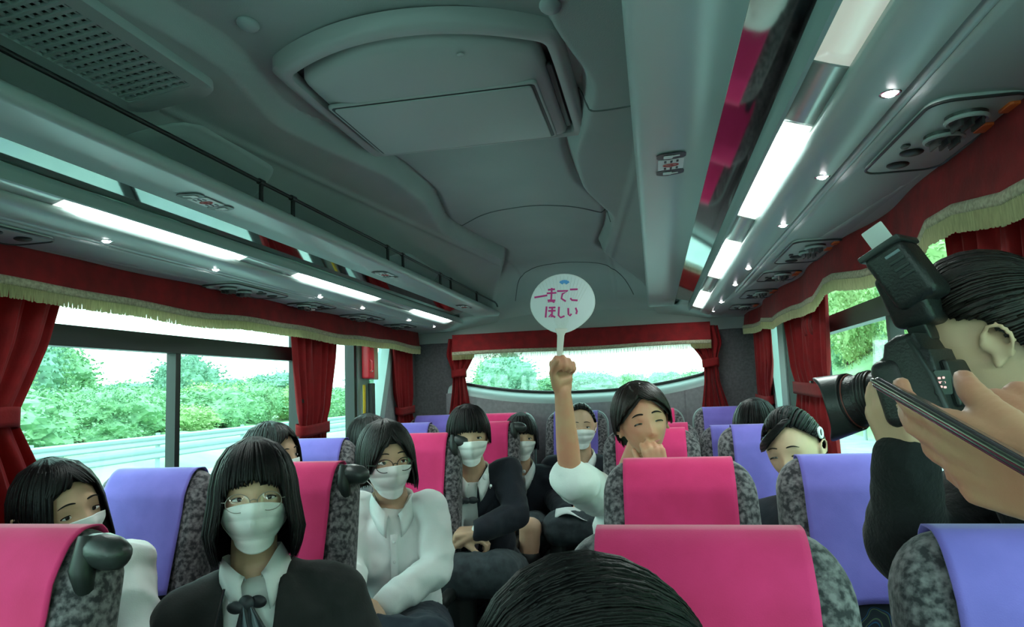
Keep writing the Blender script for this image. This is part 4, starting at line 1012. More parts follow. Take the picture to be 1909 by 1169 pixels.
def hair_back(g, root, mt='hairb', n=170, b0=lambda gm: 38, seed=0, lockr=.0065, k=1.0, b1=215, name='hair', gmax=84, jit=2):
    rnd = random.Random(seed); m = MB(); A, B, Cc = HA+.012*k, HB+.012*k, HC+.013*k
    def sp_(gm, be, off):
        gr, br = math.radians(gm), math.radians(be)
        d = Vector((math.sin(gr), -math.cos(gr)*math.cos(br), math.cos(gr)*math.sin(br)))
        p = Vector(((A+off)*d.x, (B+off)*d.y+.006, (Cc+off)*d.z+.002))
        if d.z < 0: p.x *= 1-.25*(-d.z)
        return g.H(*p)
    m.grid(lambda a, b: sp_(-gmax+2*gmax*a, b0(-gmax+2*gmax*a)+(b1-b0(-gmax+2*gmax*a))*b, -.003), 40, 30)
    for i in range(n):
        gm = -gmax+2*gmax*(i+rnd.random())/n; s0 = b0(gm)+rnd.uniform(-jit, jit); P = []; R_ = []; lay = rnd.choice((0, .001, .002)); dg = rnd.uniform(-3, 3)
        for j in range(11):
            t = j/10; P.append(sp_(gm*(1-.25*t*t)+dg*t, s0+(b1-s0)*t, lay)); R_.append(lockr*g.S*(.5+.5*math.sin(PI*min(1, t+.15))))
        m.tube(P, R_, 5, flat=.42, up=lambda j, P=P: (P[j]-g.h))
    return m.build(name, mt, root, angle=180)
def hair_pull(g, root, mt='hairb', n=260, seed=0, lockr=.0055, k=1.0, bun=(0, 1, .12), name='hair', front=52, layers=(0, .001, .002), tip=.62):
    rnd = random.Random(seed); m = MB(); A, B, Cc = HA+.011*k, HB+.012*k, HC+.013*k; bn = Vector(bun).normalized()
    def start(az):
        d = abs(math.degrees(az)); el = float(np.interp(d, [0, 35, 55, 72, 88, 105, 135, 180], [front, front-5, front-16, 16, 13, -6, -30, -38])); e = math.radians(el)
        return Vector((math.cos(e)*math.sin(az), -math.cos(e)*math.cos(az), math.sin(e)))
    def pt(d0, t, off):
        om = math.acos(max(-1, min(1, d0.dot(bn)))); d = (d0*math.sin((1-t)*om)+bn*math.sin(t*om))/math.sin(om) if om > 1e-3 else bn
        # keep the strands riding over the crown rather than through the ears
        p = Vector(((A+off)*d.x, (B+off)*d.y+.006, (Cc+off)*d.z+.003)); return g.H(*p)
    m.grid(lambda a, b: pt(start(-PI+2*PI*a), b*.97, -.003), 72, 24, wrap=True)
    for i in range(n):
        az = -PI+2*PI*(i+rnd.random())/n; d0 = start(az); lay = rnd.choice(layers); P = []; R_ = []
        d0 = (d0+Vector((rnd.uniform(-.03, .03), rnd.uniform(-.03, .03), rnd.uniform(-.03, .03)))).normalized(); s0 = rnd.uniform(0, .25) if rnd.random() < .4 else 0
        for j in range(10):
            t = s0+(.96-s0)*j/9; P.append(pt(d0, t, lay)); R_.append(lockr*g.S*(.5+.5*math.sin(PI*min(1, j/9+.12)))*(1-(1-tip)*j/9))
        m.tube(P, R_, 5, flat=.38, up=lambda j, P=P: (P[j]-g.h))
    return m.build(name, mt, root, angle=180)
def socks(g, root, kn, an, f=.9, mt='black'):
    m = MB()
    for a_, k_ in zip(an, kn): a_ = Vector(a_); k_ = Vector(k_); cap(m, a_, .040*g.S, a_.lerp(k_, f*.6), .058*g.S); cap(m, a_.lerp(k_, f*.6), .058*g.S, a_.lerp(k_, f), .059*g.S)
    place(remesh(m, .010, 2), 'sock', mt, root)
# ---- clothes
def garment(g, root, name, mt, arms=(), inf=.012, sleeve=1.0, wide=1.0, amp=.004, vox=.010, vopen=None, clip=None, seed=0, nscale=11, fat=0, extra=None, sl_inf=None, bottom=None):
    m = MB(); torso(m, g, inf, wide=wide, fat=fat)
    for q, el, wr in arms: arm(m, g, q, el, wr, (inf if sl_inf is None else sl_inf), sleeve)
    if extra: extra(m)
    def cl(p, nrm):
        d = (p-g.N); x = d.dot(g.X)/g.S; f = d.dot(g.F)/g.S; z = d.dot(g.U)/g.S
        if bottom is not None and z < bottom and (p-g.hip).length < .35*g.S and abs(x) < .19: return True
        if clip and clip(p): return True
        if vopen and f > .02:
            w = vopen(z)
            if w and abs(x-w[1]) < w[0]: return True
        return (x*x+(f-.0)**2) < .056**2 and z > -.06
    me = remesh(m, vox, 3, amp, nscale, seed, cl); o = place(me, name, mt, root); solid(o, .004, -1); return o
def collar(g, root, mt='shirt', r=.060, tip=.052, h=.030, gap=16, name='collar'):
    def f(a, b):
        an = math.radians(gap+(360-2*gap)*a); fr = max(0, math.cos(an))**3
        rr = [r, r+.006, r+.014, r+.020][int(round(b*3))]; zz = [.004, .012+h*.3*(1-fr), .000, -.022-tip*.75*fr][int(round(b*3))]
        rr += (.020*fr if b > .5 else 0); zz += .012*(1-fr)-.030*fr
        return g.T(rr*math.sin(an), rr*math.cos(an)*1.0+.012+.016*fr, zz)
    m = MB(); m.grid(f, 60, 4); o = m.build(name, mt, root, angle=80); solid(o, .003); return o
def cuff(g, root, el, wr, mt='shirt', r=.034):
    el = Vector(el); wr = Vector(wr); d = (wr-el).normalized(); a = d.orthogonal().normalized(); b = d.cross(a); c = wr-d*.035
    m = MB(); m.grid(lambda u, v: c+d*(.055*v)+(a*math.cos(2*PI*u)+b*math.sin(2*PI*u))*(r*g.S*(1+.03*math.sin(4*PI*u))), 24, 4, wrap=True); o = m.build('cuff', mt, root); solid(o, .003)
def skirt(g, root, knees, mt, r=.095, upto=.92, seed=0, vox=.013):
    m = MB(); K = []
    for q, k in enumerate(knees):
        hp = g.hip+g.X*(-.085, .085)[q]*g.S; e = hp.lerp(Vector(k), upto); cap(m, hp+Vector((0, 0, .02)), (r+.015)*g.S, e, r*.92*g.S); K.append((hp, e))
    for t in (.0, .25, .5, .75, 1): a = K[0][0].lerp(K[0][1], t); b = K[1][0].lerp(K[1][1], t); cap(m, a, r*.88*g.S, b, r*.88*g.S)
    cap(m, g.hip+g.U*.04, .13*g.S, g.hip+g.U*.13, .112*g.S)
    me = remesh(m, vox, 3, .006, 14, seed); o = place(me, 'skirt', mt, root); return o
def person(g, arms=(), knees=None, hands=(), ears=True, extra=None):
    """finish the continuous body mesh and make it the root object"""
    m = g.pr; headprims(m, g, ears); torso(m, g)
    for q, el, wr in arms: arm(m, g, q, el, wr)
    g.tips = [hand(m, *h[0], S_=g.S, **h[1]) for h in hands]
    if knees:
        for q, (kn, an) in enumerate(knees): leg(m, g, q, kn, an)
    if extra: extra(m)
    me = remesh(m, g.vox, 1)
    org = Vector((g.hip.x, g.hip.y, min(p[2] for p in m.v)))
    o = place(me, 'person', g.sk, None, org); tag(o, g.label, 'person'); g.look = 0
    return o
def shoes(g, root, ankles, mt='black'):
    for an in ankles:
        an = Vector(an); m = MB(); cap(m, an+Vector((0, 0, -.03)), .040*g.S, an+g.F*.15*g.S+Vector((0, 0, -.052)), .034*g.S); cap(m, an+Vector((0, 0, .0)), .040*g.S, an+Vector((0, 0, -.03)), .04*g.S); place(remesh(m, .008, 2), 'shoe', mt, root)
def stdlegs(g, k=.46, dz=0., sp=.10, drop=.40):
    kn = [g.hip+g.F*k*g.S+g.X*s_*sp*g.S+Vector((0, 0, .03+dz)) for s_ in (-1, 1)]
    an = [Vector((q.x, q.y, FLOOR+.085))-g.F*.04 for q in kn]; return list(zip(kn, an))
def deg(a): return abs(math.degrees(math.atan2(math.sin(a), math.cos(a))))
def bobend(fr=.034, side=-.125, back=-.135, fw=36, tw=58):
    def f(az):
        d = deg(az)
        if d < fw: return fr+.006*math.cos(d/fw*3)
        if d < tw: t = (d-fw)/(tw-fw); return fr+(side-fr)*t**.8
        return side+(back-side)*min(1, (d-tw)/90)
    return f
# ---------- the girl in the dark jacket
g = Fig('person with black bob, glasses and white mask in a dark zip jacket with ribbon tie', PT(474, 926, 1.76), Vector((-.93, 1.68, -.97)), yaw=31, pitch=-4, roll=-1, tyaw=28, neck=PT(476, 1052, 1.80), vox=.0055)
g.sh = [g.T(-.168, 0, -.080), g.T(.166, .0, -.118)]
L = stdlegs(g)
el = [g.T(-.21, .08, -.36), g.T(.23, .06, -.36)]; wr = [g.T(-.06, .26, -.46), g.T(.08, .27, -.46)]
arms = [(0, el[0], wr[0]), (1, el[1], wr[1])]
me_hands = [((wr[0], g.X*.8+g.F*.5, -g.U, -g.F+g.X), {}), ((wr[1], -g.X*.8+g.F*.5, -g.U, g.F), {})]
r = person(g, arms, L, me_hands, ears=False); g.look = .4
eyes(g, r); mask(g, r); glasses(g, r, .0225, 'thinframe', .0008, dz=-.006)
hair_fall(g, r, bobend(.030, -.135, -.150, 37, 54), 'hairb', 300, flare=.16, k=1.45, seed=3)
garment(g, r, 'shirt', 'shirt', arms, .006, amp=.003, vox=.009, seed=2)
garment(g, r, 'jacket', 'jack', arms, .024, amp=.007, vox=.010, seed=5, nscale=8, wide=1.08, vopen=lambda z: (max(.036, .064-.10*max(0, -z-.02)), max(-.045, -.006-.20*max(0, -z-.02))))
collar(g, r, 'shirt', .060, .06, .034)
m = MB(); m.tube([PT(418-18*t, 1098+75*t, 1.640-.012*t) for t in np.linspace(0, 1, 8)], .0032, 6); m.build('zip', 'chrome', r)
k = g.T(-.018, .122, -.062); m = MB(); m.ell(k, (.020, .014, .018)); o = m.build('ribbon_tie', 'tie', r)
for s_, c, L_ in ((-1, 'tie', .095), (.5, 'tieg', .10), (1.4, 'tie', .085)):
    m = MB(); m.grid(lambda a, b: k+(g.X*((a-.5)*(.018+.030*b)+s_*.018*b-.008*b)+g.F*(.004*math.sin(a*9)+.006)-g.U*(L_*b))*g.S, 8, 8); q = m.build('ribbon_tail', c, o); solid(q, .002)
for s_ in (-1, 1): m = MB(); m.ell(k+g.X*s_*.026-g.U*.004, (.022, .010, .015)); m.build('ribbon_loop', 'tie', o)
skirt(g, r, [q[0] for q in L], 'skirt'); shoes(g, r, [q[1] for q in L])

# ---------- the girl at the lower left with the long black hair
g = Fig('person with long black hair and white mask, half hidden behind the lower left seat', PT(112, 955, 1.80), Vector((-1.55, 1.62, -.97)), yaw=74, pitch=6, roll=-14, tyaw=52, neck=PT(120, 1078, 1.84), vox=.0055)
L = stdlegs(g, .42)
g.sh = [g.T(-.15, 0, -.08), PT(238, 1058, 1.80)]
el = [g.T(-.20, .08, -.34), PT(268, 1190, 1.70)]; wr = [g.T(-.04, .26, -.42), g.T(.06, .27, -.42)]
arms = [(0, el[0], wr[0]), (1, el[1], wr[1])]
r = person(g, arms, L, [((wr[0], g.X, -g.U, g.F), {}), ((wr[1], -g.X, -g.U, g.F), {})]); g.look = -.6
eyes(g, r); mask(g, r)
def longend(az):
    d = deg(az); a = math.degrees(math.atan2(math.sin(az), math.cos(az)))
    if d < 16: return .070-.0004*d
    if d < 43: return .063-.0010*(d-16)
    if d < 62: return -.15+(.0 if a > 0 else 0)
    if d < 100 and a < 0: return .004
    return -.16
hair_fall(g, r, longend, 'hairb', 280, flare=.06, k=1.0, seed=8, drift=.5)
garment(g, r, 'shirt', 'shirt', arms, .014, amp=.009, vox=.010, seed=4, nscale=9); collar(g, r); skirt(g, r, [q[0] for q in L], 'skirt'); shoes(g, r, [q[1] for q in L])

# ---------- the girl in the white shirt with glasses
g = Fig('person with black bob, round glasses and white mask in a white shirt and navy skirt', PT(720, 857, 2.52), Vector((-1.02, 2.62, -.93)), yaw=37, pitch=3, roll=-3, tyaw=22, neck=PT(732, 935, 2.62), vox=.006)
kn = [PT(650, 1205, 2.2), PT(790, 1212, 2.15)]; an = [Vector((k.x, k.y+.02, FLOOR+.085)) for k in kn]; L = list(zip(kn, an))
g.sh = [PT(670, 952, 2.62), PT(800, 948, 2.60)]
el = [PT(650, 1045, 2.5), PT(818, 1058, 2.5)]; wr = [PT(655, 1115, 2.25), PT(722, 1125, 2.28)]
arms = [(0, el[0], wr[0]), (1, el[1], wr[1])]
r = person(g, arms, L, [((wr[0], PT(690, 1135, 2.2)-wr[0], -g.U, -g.X+g.U), {}), ((wr[1], PT(660, 1138, 2.22)-wr[1], -g.U, g.U-g.X), dict(curls=(25, 30, 20)))]); g.look = .5
eyes(g, r); mask(g, r); glasses(g, r, .0235, 'frame', .0014, dz=-.006)
def bob3(az):
    d = deg(az); a = math.degrees(math.atan2(math.sin(az), math.cos(az)))
    if d < 14: return .055
    if d < 50: return .055-.0026*(d-14)
    if a < 0 and d < 100: return -.035
    return -.098
hair_fall(g, r, bob3, 'hairg', 280, flare=.08, k=1.25, seed=11, drift=.5)
garment(g, r, 'shirt', 'shirt', arms, .015, amp=.009, vox=.009, seed=7, nscale=9, wide=1.08, fat=.008, sl_inf=.018, bottom=-.47)
m = MB(); Rt = Matrix((g.X, -g.F, g.U)).transposed(); m.grid(lambda a, b: g.T(0, .0, -.40-.05*b)+(g.X*math.sin(2*PI*a)*.152+g.F*math.cos(2*PI*a)*.125)*g.S, 40, 4, wrap=True)
collar(g, r, 'shirt', .062, .045, .03, 14)
m = MB(); m.grid(lambda a, b: g.T(-.012+.024*a, .122+.010*math.sin(b*2.5), -.07-.30*b), 4, 14); o = m.build('button_placket', 'shirt', r); solid(o, .004)
for k_ in range(5): MB().ell(g.T(0, .132+.010*math.sin((k_+.5)/5*2.5), -.09-.065*k_), (.0055, .003, .0055)).build('button', 'white', r)
cuff(g, r, el[1], wr[1], r=.030); skirt(g, r, kn, 'skirt', r=.10, seed=3, upto=1.04); shoes(g, r, an)

# ---------- heads by the left windows, behind the others
g = Fig('person with smooth dark hair at the left window behind the dark-jacket girl head', PT(508, 852, 2.86), Vector((-1.56, 2.70, -.93)), yaw=80, pitch=4, roll=-8, vox=.007)
L = stdlegs(g, .40); arms = [(q, g.T(s_*.2, .08, -.34), g.T(s_*.05, .26, -.40)) for q, s_ in ((0, -1), (1, 1))]
r = person(g, arms, L, [((a[2], g.F, -g.U, g.X), {}) for a in arms]); eyes(g, r); mask(g, r)
hair_fall(g, r, longend, 'hairg', 220, flare=.06, k=1.25, seed=12, drift=.5); garment(g, r, 'jacket', 'navy', arms, .018, vox=.012, seed=1); skirt(g, r, [q[0] for q in L], 'greysk'); shoes(g, r, [q[1] for q in L])
g = Fig('person with wispy grey-black hair, mostly hidden behind the white-shirt girl', PT(690, 826, 3.45), Vector((-1.46, 3.45, -.93)), yaw=50, pitch=5, roll=-5, vox=.007)
L = stdlegs(g, .40); arms = [(q, g.T(s_*.2, .08, -.34), g.T(s_*.05, .26, -.40)) for q, s_ in ((0, -1), (1, 1))]
r = person(g, arms, L, [((a[2], g.F, -g.U, g.X), {}) for a in arms]); eyes(g, r)
hair_fall(g, r, bobend(.04, -.10, -.12), 'hairg', 220, flare=.08, k=1.2, seed=13); garment(g, r, 'shirt', 'shirt', arms, .014, vox=.012, seed=1); skirt(g, r, [q[0] for q in L], 'skirt'); shoes(g, r, [q[1] for q in L])

# ---------- navy blazer, fourth row
g = Fig('person with short black fringe, white mask and navy blazer with round white badge', PT(874, 812, 3.22), Vector((-.86, 3.45, -.93)), yaw=20, pitch=6, roll=-2, tyaw=8, neck=PT(884, 880, 3.32), vox=.006)
kn = [PT(860, 1075, 2.95), PT(930, 1070, 2.95)]; an = [Vector((k.x, k.y, FLOOR+.085)) for k in kn]
g.sh = [PT(850, 905, 3.3), PT(945, 880, 3.3)]
el = [PT(845, 985, 3.2), PT(962, 960, 3.15)]; wr = [PT(858, 1005, 3.02), PT(892, 990, 3.0)]
arms = [(0, el[0], wr[0]), (1, el[1], wr[1])]
r = person(g, arms, list(zip(kn, an)), [((wr[0], g.X, -g.U, g.F), dict(curls=(45, 60, 40))), ((wr[1], -g.X, -g.U, g.F), dict(curls=(55, 70, 40), thumb=(15, 20)))]); g.look = 0
eyes(g, r); mask(g, r); hair_fall(g, r, bobend(.026, -.02, -.08, 50, 62), 'hairb', 230, flare=.02, k=1.15, seed=14)
garment(g, r, 'shirt', 'shirt', arms, .006, vox=.010, amp=.002)
garment(g, r, 'blazer', 'navy', arms, .022, vox=.011, amp=.005, seed=3, vopen=lambda z: (max(0, .052+.10*(z+.02)) if z > -.36 else .02, -.03) if z > -.46 else None)
collar(g, r)
m = MB()
for s_ in (-1, 1): m.tube([g.T(s_*.075-.02*t-.0, .02+.115*min(1, t*1.6), .0-.26*t)+g.X*(-s_*.02*t) for t in np.linspace(0, 1, 10)], [.010*g.S]+[.017*g.S]*7+[.012*g.S, .004*g.S], 8, flat=.4, up=g.F)
m.build('lapel', 'navy', r)
MB().ell(PT(905, 889, 3.17), (.014, .006, .014)).build('badge', 'white', r); MB().ell(PT(915, 907, 3.16), (.007, .005, .011)).build('pin', 'chrome', r)
k = g.T(-.03, .125, -.07); o = MB().ell(k, (.018, .014, .014)).build('ribbon_tie', 'tie', r)
for s_ in (-1, 1): MB().ell(k+g.X*s_*.030, (.026, .010, .016)).build('ribbon_loop', 'tie', o)
skirt(g, r, kn, 'greysk', seed=5, upto=1.06); shoes(g, r, an); socks(g, r, kn, an)

# ---------- rear left, blazer, crossed leg
g = Fig('person with short fringe and white mask in the rear row with one bare knee showing', PT(972, 815, 4.18), Vector((-.86, 4.42, -.90)), yaw=18, pitch=4, tyaw=8, vox=.007)
kn = [PT(948, 965, 3.85), PT(988, 985, 3.75)]; an = [PT(950, 1060, 3.95), PT(985, 1085, 3.72)]
arms = [(0, g.T(-.2, .06, -.32), g.T(-.03, .24, -.38)), (1, g.T(.21, .06, -.32), g.T(.04, .25, -.38))]
r = person(g, arms, list(zip(kn, an)), [((a[2], g.F, -g.U, g.X), {}) for a in arms]); g.look = 0
eyes(g, r); mask(g, r); hair_fall(g, r, bobend(.026, -.06, -.09, 46, 58), 'hairb', 200, flare=.04, k=1.15, seed=15)
garment(g, r, 'shirt', 'shirt', (), .006, vox=.012, amp=.002)
garment(g, r, 'blazer', 'navy', arms, .022, vox=.012, amp=.005, seed=4, vopen=lambda z: (max(0, .045+.16*(z+.02)), 0) if z > -.30 else None)
collar(g, r); MB().ell(PT(977, 879, 4.08), (.010, .006, .010)).build('badge', 'white', r)
skirt(g, r, kn, 'greysk', upto=.78, seed=6); shoes(g, r, an)
m = MB()
for a_, k_ in zip(an, kn): cap(m, a_, .042*S, Vector(a_).lerp(Vector(k_), .45), .056*S)
place(remesh(m, .009, 2), 'sock', 'black', r)

# ---------- rear centre, tied hair, white paper
g = Fig('person with tied-back hair and white mask in the rear centre seat, dark blazer', PT(1083, 795, 4.22), Vector((-.50, 4.50, -.90)), yaw=8, pitch=2, tyaw=6, vox=.007)
kn = [PT(1045, 985, 3.8), PT(1095, 985, 3.8)]; an = [Vector((k.x, k.y, FLOOR+.085)) for k in kn]
wr = [PT(1052, 955, 3.9), PT(1092, 950, 3.9)]; el = [PT(1030, 925, 4.25), PT(1128, 920, 4.25)]
arms = [(0, el[0], wr[0]), (1, el[1], wr[1])]
r = person(g, arms, list(zip(kn, an)), [((wr[0], PT(1066, 960, 3.82)-wr[0], -g.U, g.F), {}), ((wr[1], PT(1074, 948, 3.80)-wr[1], -g.U, g.U), dict(curls=(30, 40, 20)))]); g.look = 0
eyes(g, r); mask(g, r); hair_pull(g, r, 'hairb', 200, seed=16)
garment(g, r, 'shirt', 'shirt', (), .006, vox=.012, amp=.002)
garment(g, r, 'blazer', 'navy', arms, .022, vox=.012, amp=.005, seed=6, vopen=lambda z: (max(0, .045+.16*(z+.02)), 0) if z > -.30 else None)
collar(g, r); skirt(g, r, kn, 'greysk', seed=7, upto=1.05); shoes(g, r, an); socks(g, r, kn, an)
c = PT(1062, 958, 3.74); pap = MB(); pap.grid(lambda a, b: c+Vector((-.075+.17*a, .10*b-.04, .012*math.sin(a*5)+.05*b-.02+.018*math.sin(b*4+a*3))), 14, 10); o = pap.build('paper_bag', 'white'); solid(o, .003)
tag(o, 'crumpled white paper in the lap of the rear centre passenger', 'paper')

# ---------- the boy with the fan
g = Fig('smiling person with parted dark hair in a white T-shirt, arm raised, hand at mouth', PT(1198, 787, 2.50), Vector((-.02, 2.68, -.95)), yaw=14, pitch=1, roll=-9, tyaw=0, neck=PT(1180, 893, 2.60), vox=.0055, sk='skinw')
L = stdlegs(g, .38)
g.sh = [PT(1120, 925, 2.56), PT(1262, 925, 2.6)]
el = [PT(1064, 893, 2.24), PT(1300, 985, 2.35)]; wr = [PT(1049, 730, 2.20), PT(1232, 888, 2.34)]
arms = [(0, el[0], wr[0]), (1, el[1], wr[1])]
fan_up = (PT(1052, 600, 2.2)-PT(1046, 700, 2.2)).normalized()
rx = (PT(1100, 700, 2.2)-PT(1046, 700, 2.2)).normalized(); fw = -rx.cross(fan_up) if rx.cross(fan_up).y > 0 else rx.cross(fan_up)
r = person(g, arms, L, [((wr[0], fan_up+rx*-.12, -fw*-1+rx*.45, -rx+fw*.6), dict(fing=[(58, 85, 60), (66, 88, 60), (72, 90, 60), (76, 92, 60)], thumb=(25, 38))),
                        ((wr[1], PT(1210, 812, 2.36)-wr[1], (g.h-PT(1210, 812, 2.36)), -rx, ), dict(fing=[(50, 70, 40), (54, 72, 40), (58, 74, 40), (62, 76, 40)], spread=5, thumb=(35, 30)))])
g.look = 0; eyes(g, r, 'smile', brow_w=1.35); mouth(g, r)
def boyend(az):
    d = deg(az)
    if d < 8: return .072
    if d < 52: return .072-.0013*(d-8)
    if d < 72: return .012-.0006*(d-52)
    if d < 110: return -.018
    return -.018-.06*min(1, (d-110)/35)
hair_fall(g, r, boyend, 'hairbr', 300, flare=.02, k=1.4, seed=21, drift=.9, part=-.15, lockr=.0085)
def slv(m): pass
garment(g, r, 't_shirt', 'shirt', arms, .016, sleeve=.0, amp=.008, vox=.010, seed=9, nscale=9, sl_inf=.026, clip=lambda p: (p-PT(1050, 790, 2.2)).length < .118)
tr = MB()
for q, (kn_, an_) in enumerate(L): leg(tr, g, q, kn_, an_, .014, foot=False)
torsob = tr.ell(g.hip+g.U*.03, (.175, .14, .13)); place(remesh(tr, .012, 3, .004, 10), 'trousers', 'navy', r); shoes(g, r, [q[1] for q in L])
# fan
fc = PT(1049, 566, 2.185); fr_ = empty('hand_fan', PT(1048, 690, 2.185), 'round white paper fan with pink handwriting held up high by the boy', 'fan')
out = []
for k_ in range(48):
    a = 2*PI*k_/48-PI/2; x = .100*math.cos(a); y = .092*math.sin(a)
    if y < 0: x *= 1-.22*(y/.092)**2*1.0
    out.append((x, y))
MB().slab(out, fc, rx, fan_up, fw, .003, .001, 2).build('fan_leaf', mat('fan paper', (.78, .82, .84), .6), fr_)
P = [fc+rx*x*1.0+fan_up*y for x, y in out]; P.append(P[0]); MB().tube(P, .0018, 6, cap=False).build('rim', 'white', fr_)
MB().slab([(-.008, -.20), (.008, -.20), (.011, -.10), (.020, -.078), (-.020, -.078), (-.011, -.10)], fc, rx, fan_up, fw, .007, .002, 2).build('handle', mat('cream plastic', (.75, .72, .66), .4), fr_)
for k_ in range(-7, 8):
    a = k_*.10; MB().tube([fc+fan_up*(-.078)+rx*a*.015-fw*-.0018, fc+fan_up*(.088*math.cos(a*1.25))+rx*(.098*math.sin(a*1.25))-fw*-.0018], .0007, 4).build('rib', 'white', fr_)
MT['mag'] = mat('magenta marker', lin((.80, .20, .52)), .6); MT['blue'] = mat('blue print', lin((.35, .62, .86)), .6)
def stroke(pts, w_=.0032, mt='mag', nm='letter_stroke'):
    P = [fc+rx*x/100+fan_up*y/100+fw*.0022 for x, y in pts]; MB().tube(P, w_, 6, flat=.35, up=fw).build(nm, mt, fr_, smooth=True)
for pts in ([(-9, 1.9), (-5.0, 2.6)], [(-4.9, 4.3), (-2.7, 4.5)], [(-5.2, 3.2), (-2.2, 3.4)], [(-4.8, 1.0), (-2.4, 1.0)], [(-3.7, 4.9), (-3.7, .6), (-4.6, .5), (-4.2, 1.1), (-2.6, .4)],
            [(-2.0, 3.9), (1.4, 4.0), (-.3, 3.0), (-.5, 1.6), (.9, .7)], [(2.0, 4.4), (4.4, 4.5)], [(2.3, 1.7), (2.8, 1.1), (4.6, 1.0)],
            [(-5.0, -.9), (-5.1, -4.4)], [(-4.3, -1.3), (-2.2, -1.2)], [(-4.4, -2.3), (-2.1, -2.2)], [(-3.2, -1.2), (-3.2, -4.2), (-4.1, -4.1), (-3.6, -3.5), (-2.1, -4.3)],
            [(-1.1, -1.0), (-1.1, -3.7), (-.4, -4.4), (.8, -3.9)], [(1.8, -1.4), (2.0, -3.4), (2.5, -3.8), (2.9, -3.2)], [(4.1, -1.3), (4.6, -2.4), (4.4, -3.3)]): stroke(pts)
for k_ in range(5): a = PI/2+(k_-2)*.42; stroke([(.1+.5*math.cos(a), 5.9+.5*math.sin(a)), (.1+1.9*math.cos(a), 5.9+1.5*math.sin(a))], .0038, 'blue', 'blue_mark')

# ---------- the girl at the right window
g = Fig('smiling person with dark tied hair and side fringe, peeking over the right violet seat', PT(1480, 838, 2.36), Vector((.46, 2.62, -.95)), yaw=-30, pitch=8, roll=-8, tyaw=-10, neck=PT(1488, 925, 2.46), vox=.0055)
L = stdlegs(g, .38); g.sh = [g.T(-.145, 0, -.09), g.T(.145, 0, -.09)]; arms = [(q, g.T(s_*.15, .10, -.32), g.T(s_*.05, .26, -.40)) for q, s_ in ((0, -1), (1, 1))]
r = person(g, arms, L, [((a[2], g.F, -g.U, g.X), {}) for a in arms]); g.look = 0; eyes(g, r, 'smile'); mouth(g, r)
hair_pull(g, r, 'hairb', 260, seed=22, k=1.3, front=44)
m = MB(); rn = random.Random(4)
for i in range(60):      # side-swept fringe
    t0 = i/59; P = []
    for j in range(8):
        t = j/7; az = math.radians(30-(70+25*t0)*t*1.0-14*t0+rn.uniform(-2, 2)); z = .104-.080*t**1.2-.016*t0*t; P.append(g.H(*hsurf(az, z, .003, 1.3)))
    m.tube(P, [.007*S]*6+[.005*S, .002*S], 5, flat=.45, up=lambda j, P=P: (P[j]-g.h))
m.build('fringe_hair', 'hairb', r, angle=180)
MB().tube([g.H(.088, .01+.016*math.cos(a), .040+.014*math.sin(a)) for a in np.linspace(0, 2*PI, 16)], .005, 8).build('hair_clip', 'white', r)
garment(g, r, 'blazer', 'navy', arms, .020, vox=.012, amp=.004, seed=6); tr = MB()
skirt(g, r, [q[0] for q in L], 'greysk', seed=2); shoes(g, r, [q[1] for q in L])
# ---------- black head behind
g = Fig('person seen only as glossy black hair above the violet seat at the right rear', PT(1411, 798, 3.52), Vector((.44, 3.60, -.93)), yaw=160, pitch=0, tyaw=0, neck=PT(1411, 855, 3.56), vox=.008)
L = stdlegs(g, .36); g.sh = [g.T(-.145, 0, -.09), g.T(.145, 0, -.09)]; arms = [(q, g.T(s_*.15, .08, -.32), g.T(s_*.05, .2, -.40)) for q, s_ in ((0, -1), (1, 1))]
r = person(g, arms, L, [((a[2], g.F, -g.U, g.X), {}) for a in arms]); hair_fall(g, r, bobend(.04, -.12, -.13), 'hairb', 220, flare=.10, k=1.7, seed=23)
garment(g, r, 'blazer', 'navy', arms, .020, vox=.013, amp=.004, seed=6); skirt(g, r, [q[0] for q in L], 'greysk', seed=2, vox=.016)

# ---------- nearest head at the bottom
g = Fig('person seen only as the glossy black crown of a bowed head at the bottom', PT(1108, 1330, .66), Vector((.02, .74, -.95)), yaw=-66, pitch=26, roll=4, tyaw=0, neck=PT(1130, 1440, .80), vox=.007)
L = stdlegs(g, .34); arms = [(q, g.T(s_*.2, .02, -.30), g.T(s_*.05, .18, -.42)) for q, s_ in ((0, -1), (1, 1))]
r = person(g, arms, L, [((a[2], g.F, -g.U, g.X), {}) for a in arms]); hair_pull(g, r, 'hairb', 900, seed=24, lockr=.0026, k=1.5, layers=(0, .0008, .0014, .002), bun=(0, 1, -.35), tip=1)
garment(g, r, 'blazer', 'navy', arms, .020, vox=.013, amp=.004, seed=6); skirt(g, r, [q[0] for q in L], 'greysk', seed=2, vox=.016)
# ---------- the photographer
hd = PT(1835, 640, 1.10)
g = Fig('person with pulled-back brown hair in a black knit, aiming a large camera at the aisle', hd, Vector((.56, 1.42, -.92)), yaw=-112, pitch=8, roll=-4, tyaw=-60, neck=PT(1905, 835, 1.20), vox=.0055, sk='skin')
camc = PT(1722, 715, 1.08); lensf = PT(1590, 748, 1.17)
g.sh = [PT(1850, 960, 1.22), PT(2010, 930, 1.08)]
wl = PT(1688, 862, 1.07); el_l = PT(1668, 1010, 1.10); wrr = PT(1835, 800, 1.16); el_r = PT(1960, 960, 1.02)
el_l = PT(1690, 1015, 1.14)
arms = [(0, el_l, wl), (1, el_r, wrr)]
axl = (lensf-camc).normalized(); up = Vector((0, 0, 1)); up = (up-axl*up.dot(axl)).normalized(); upc = (up+0*axl); sd = axl.cross(upc)
if sd.y > 0: sd = -sd          # towards the viewer
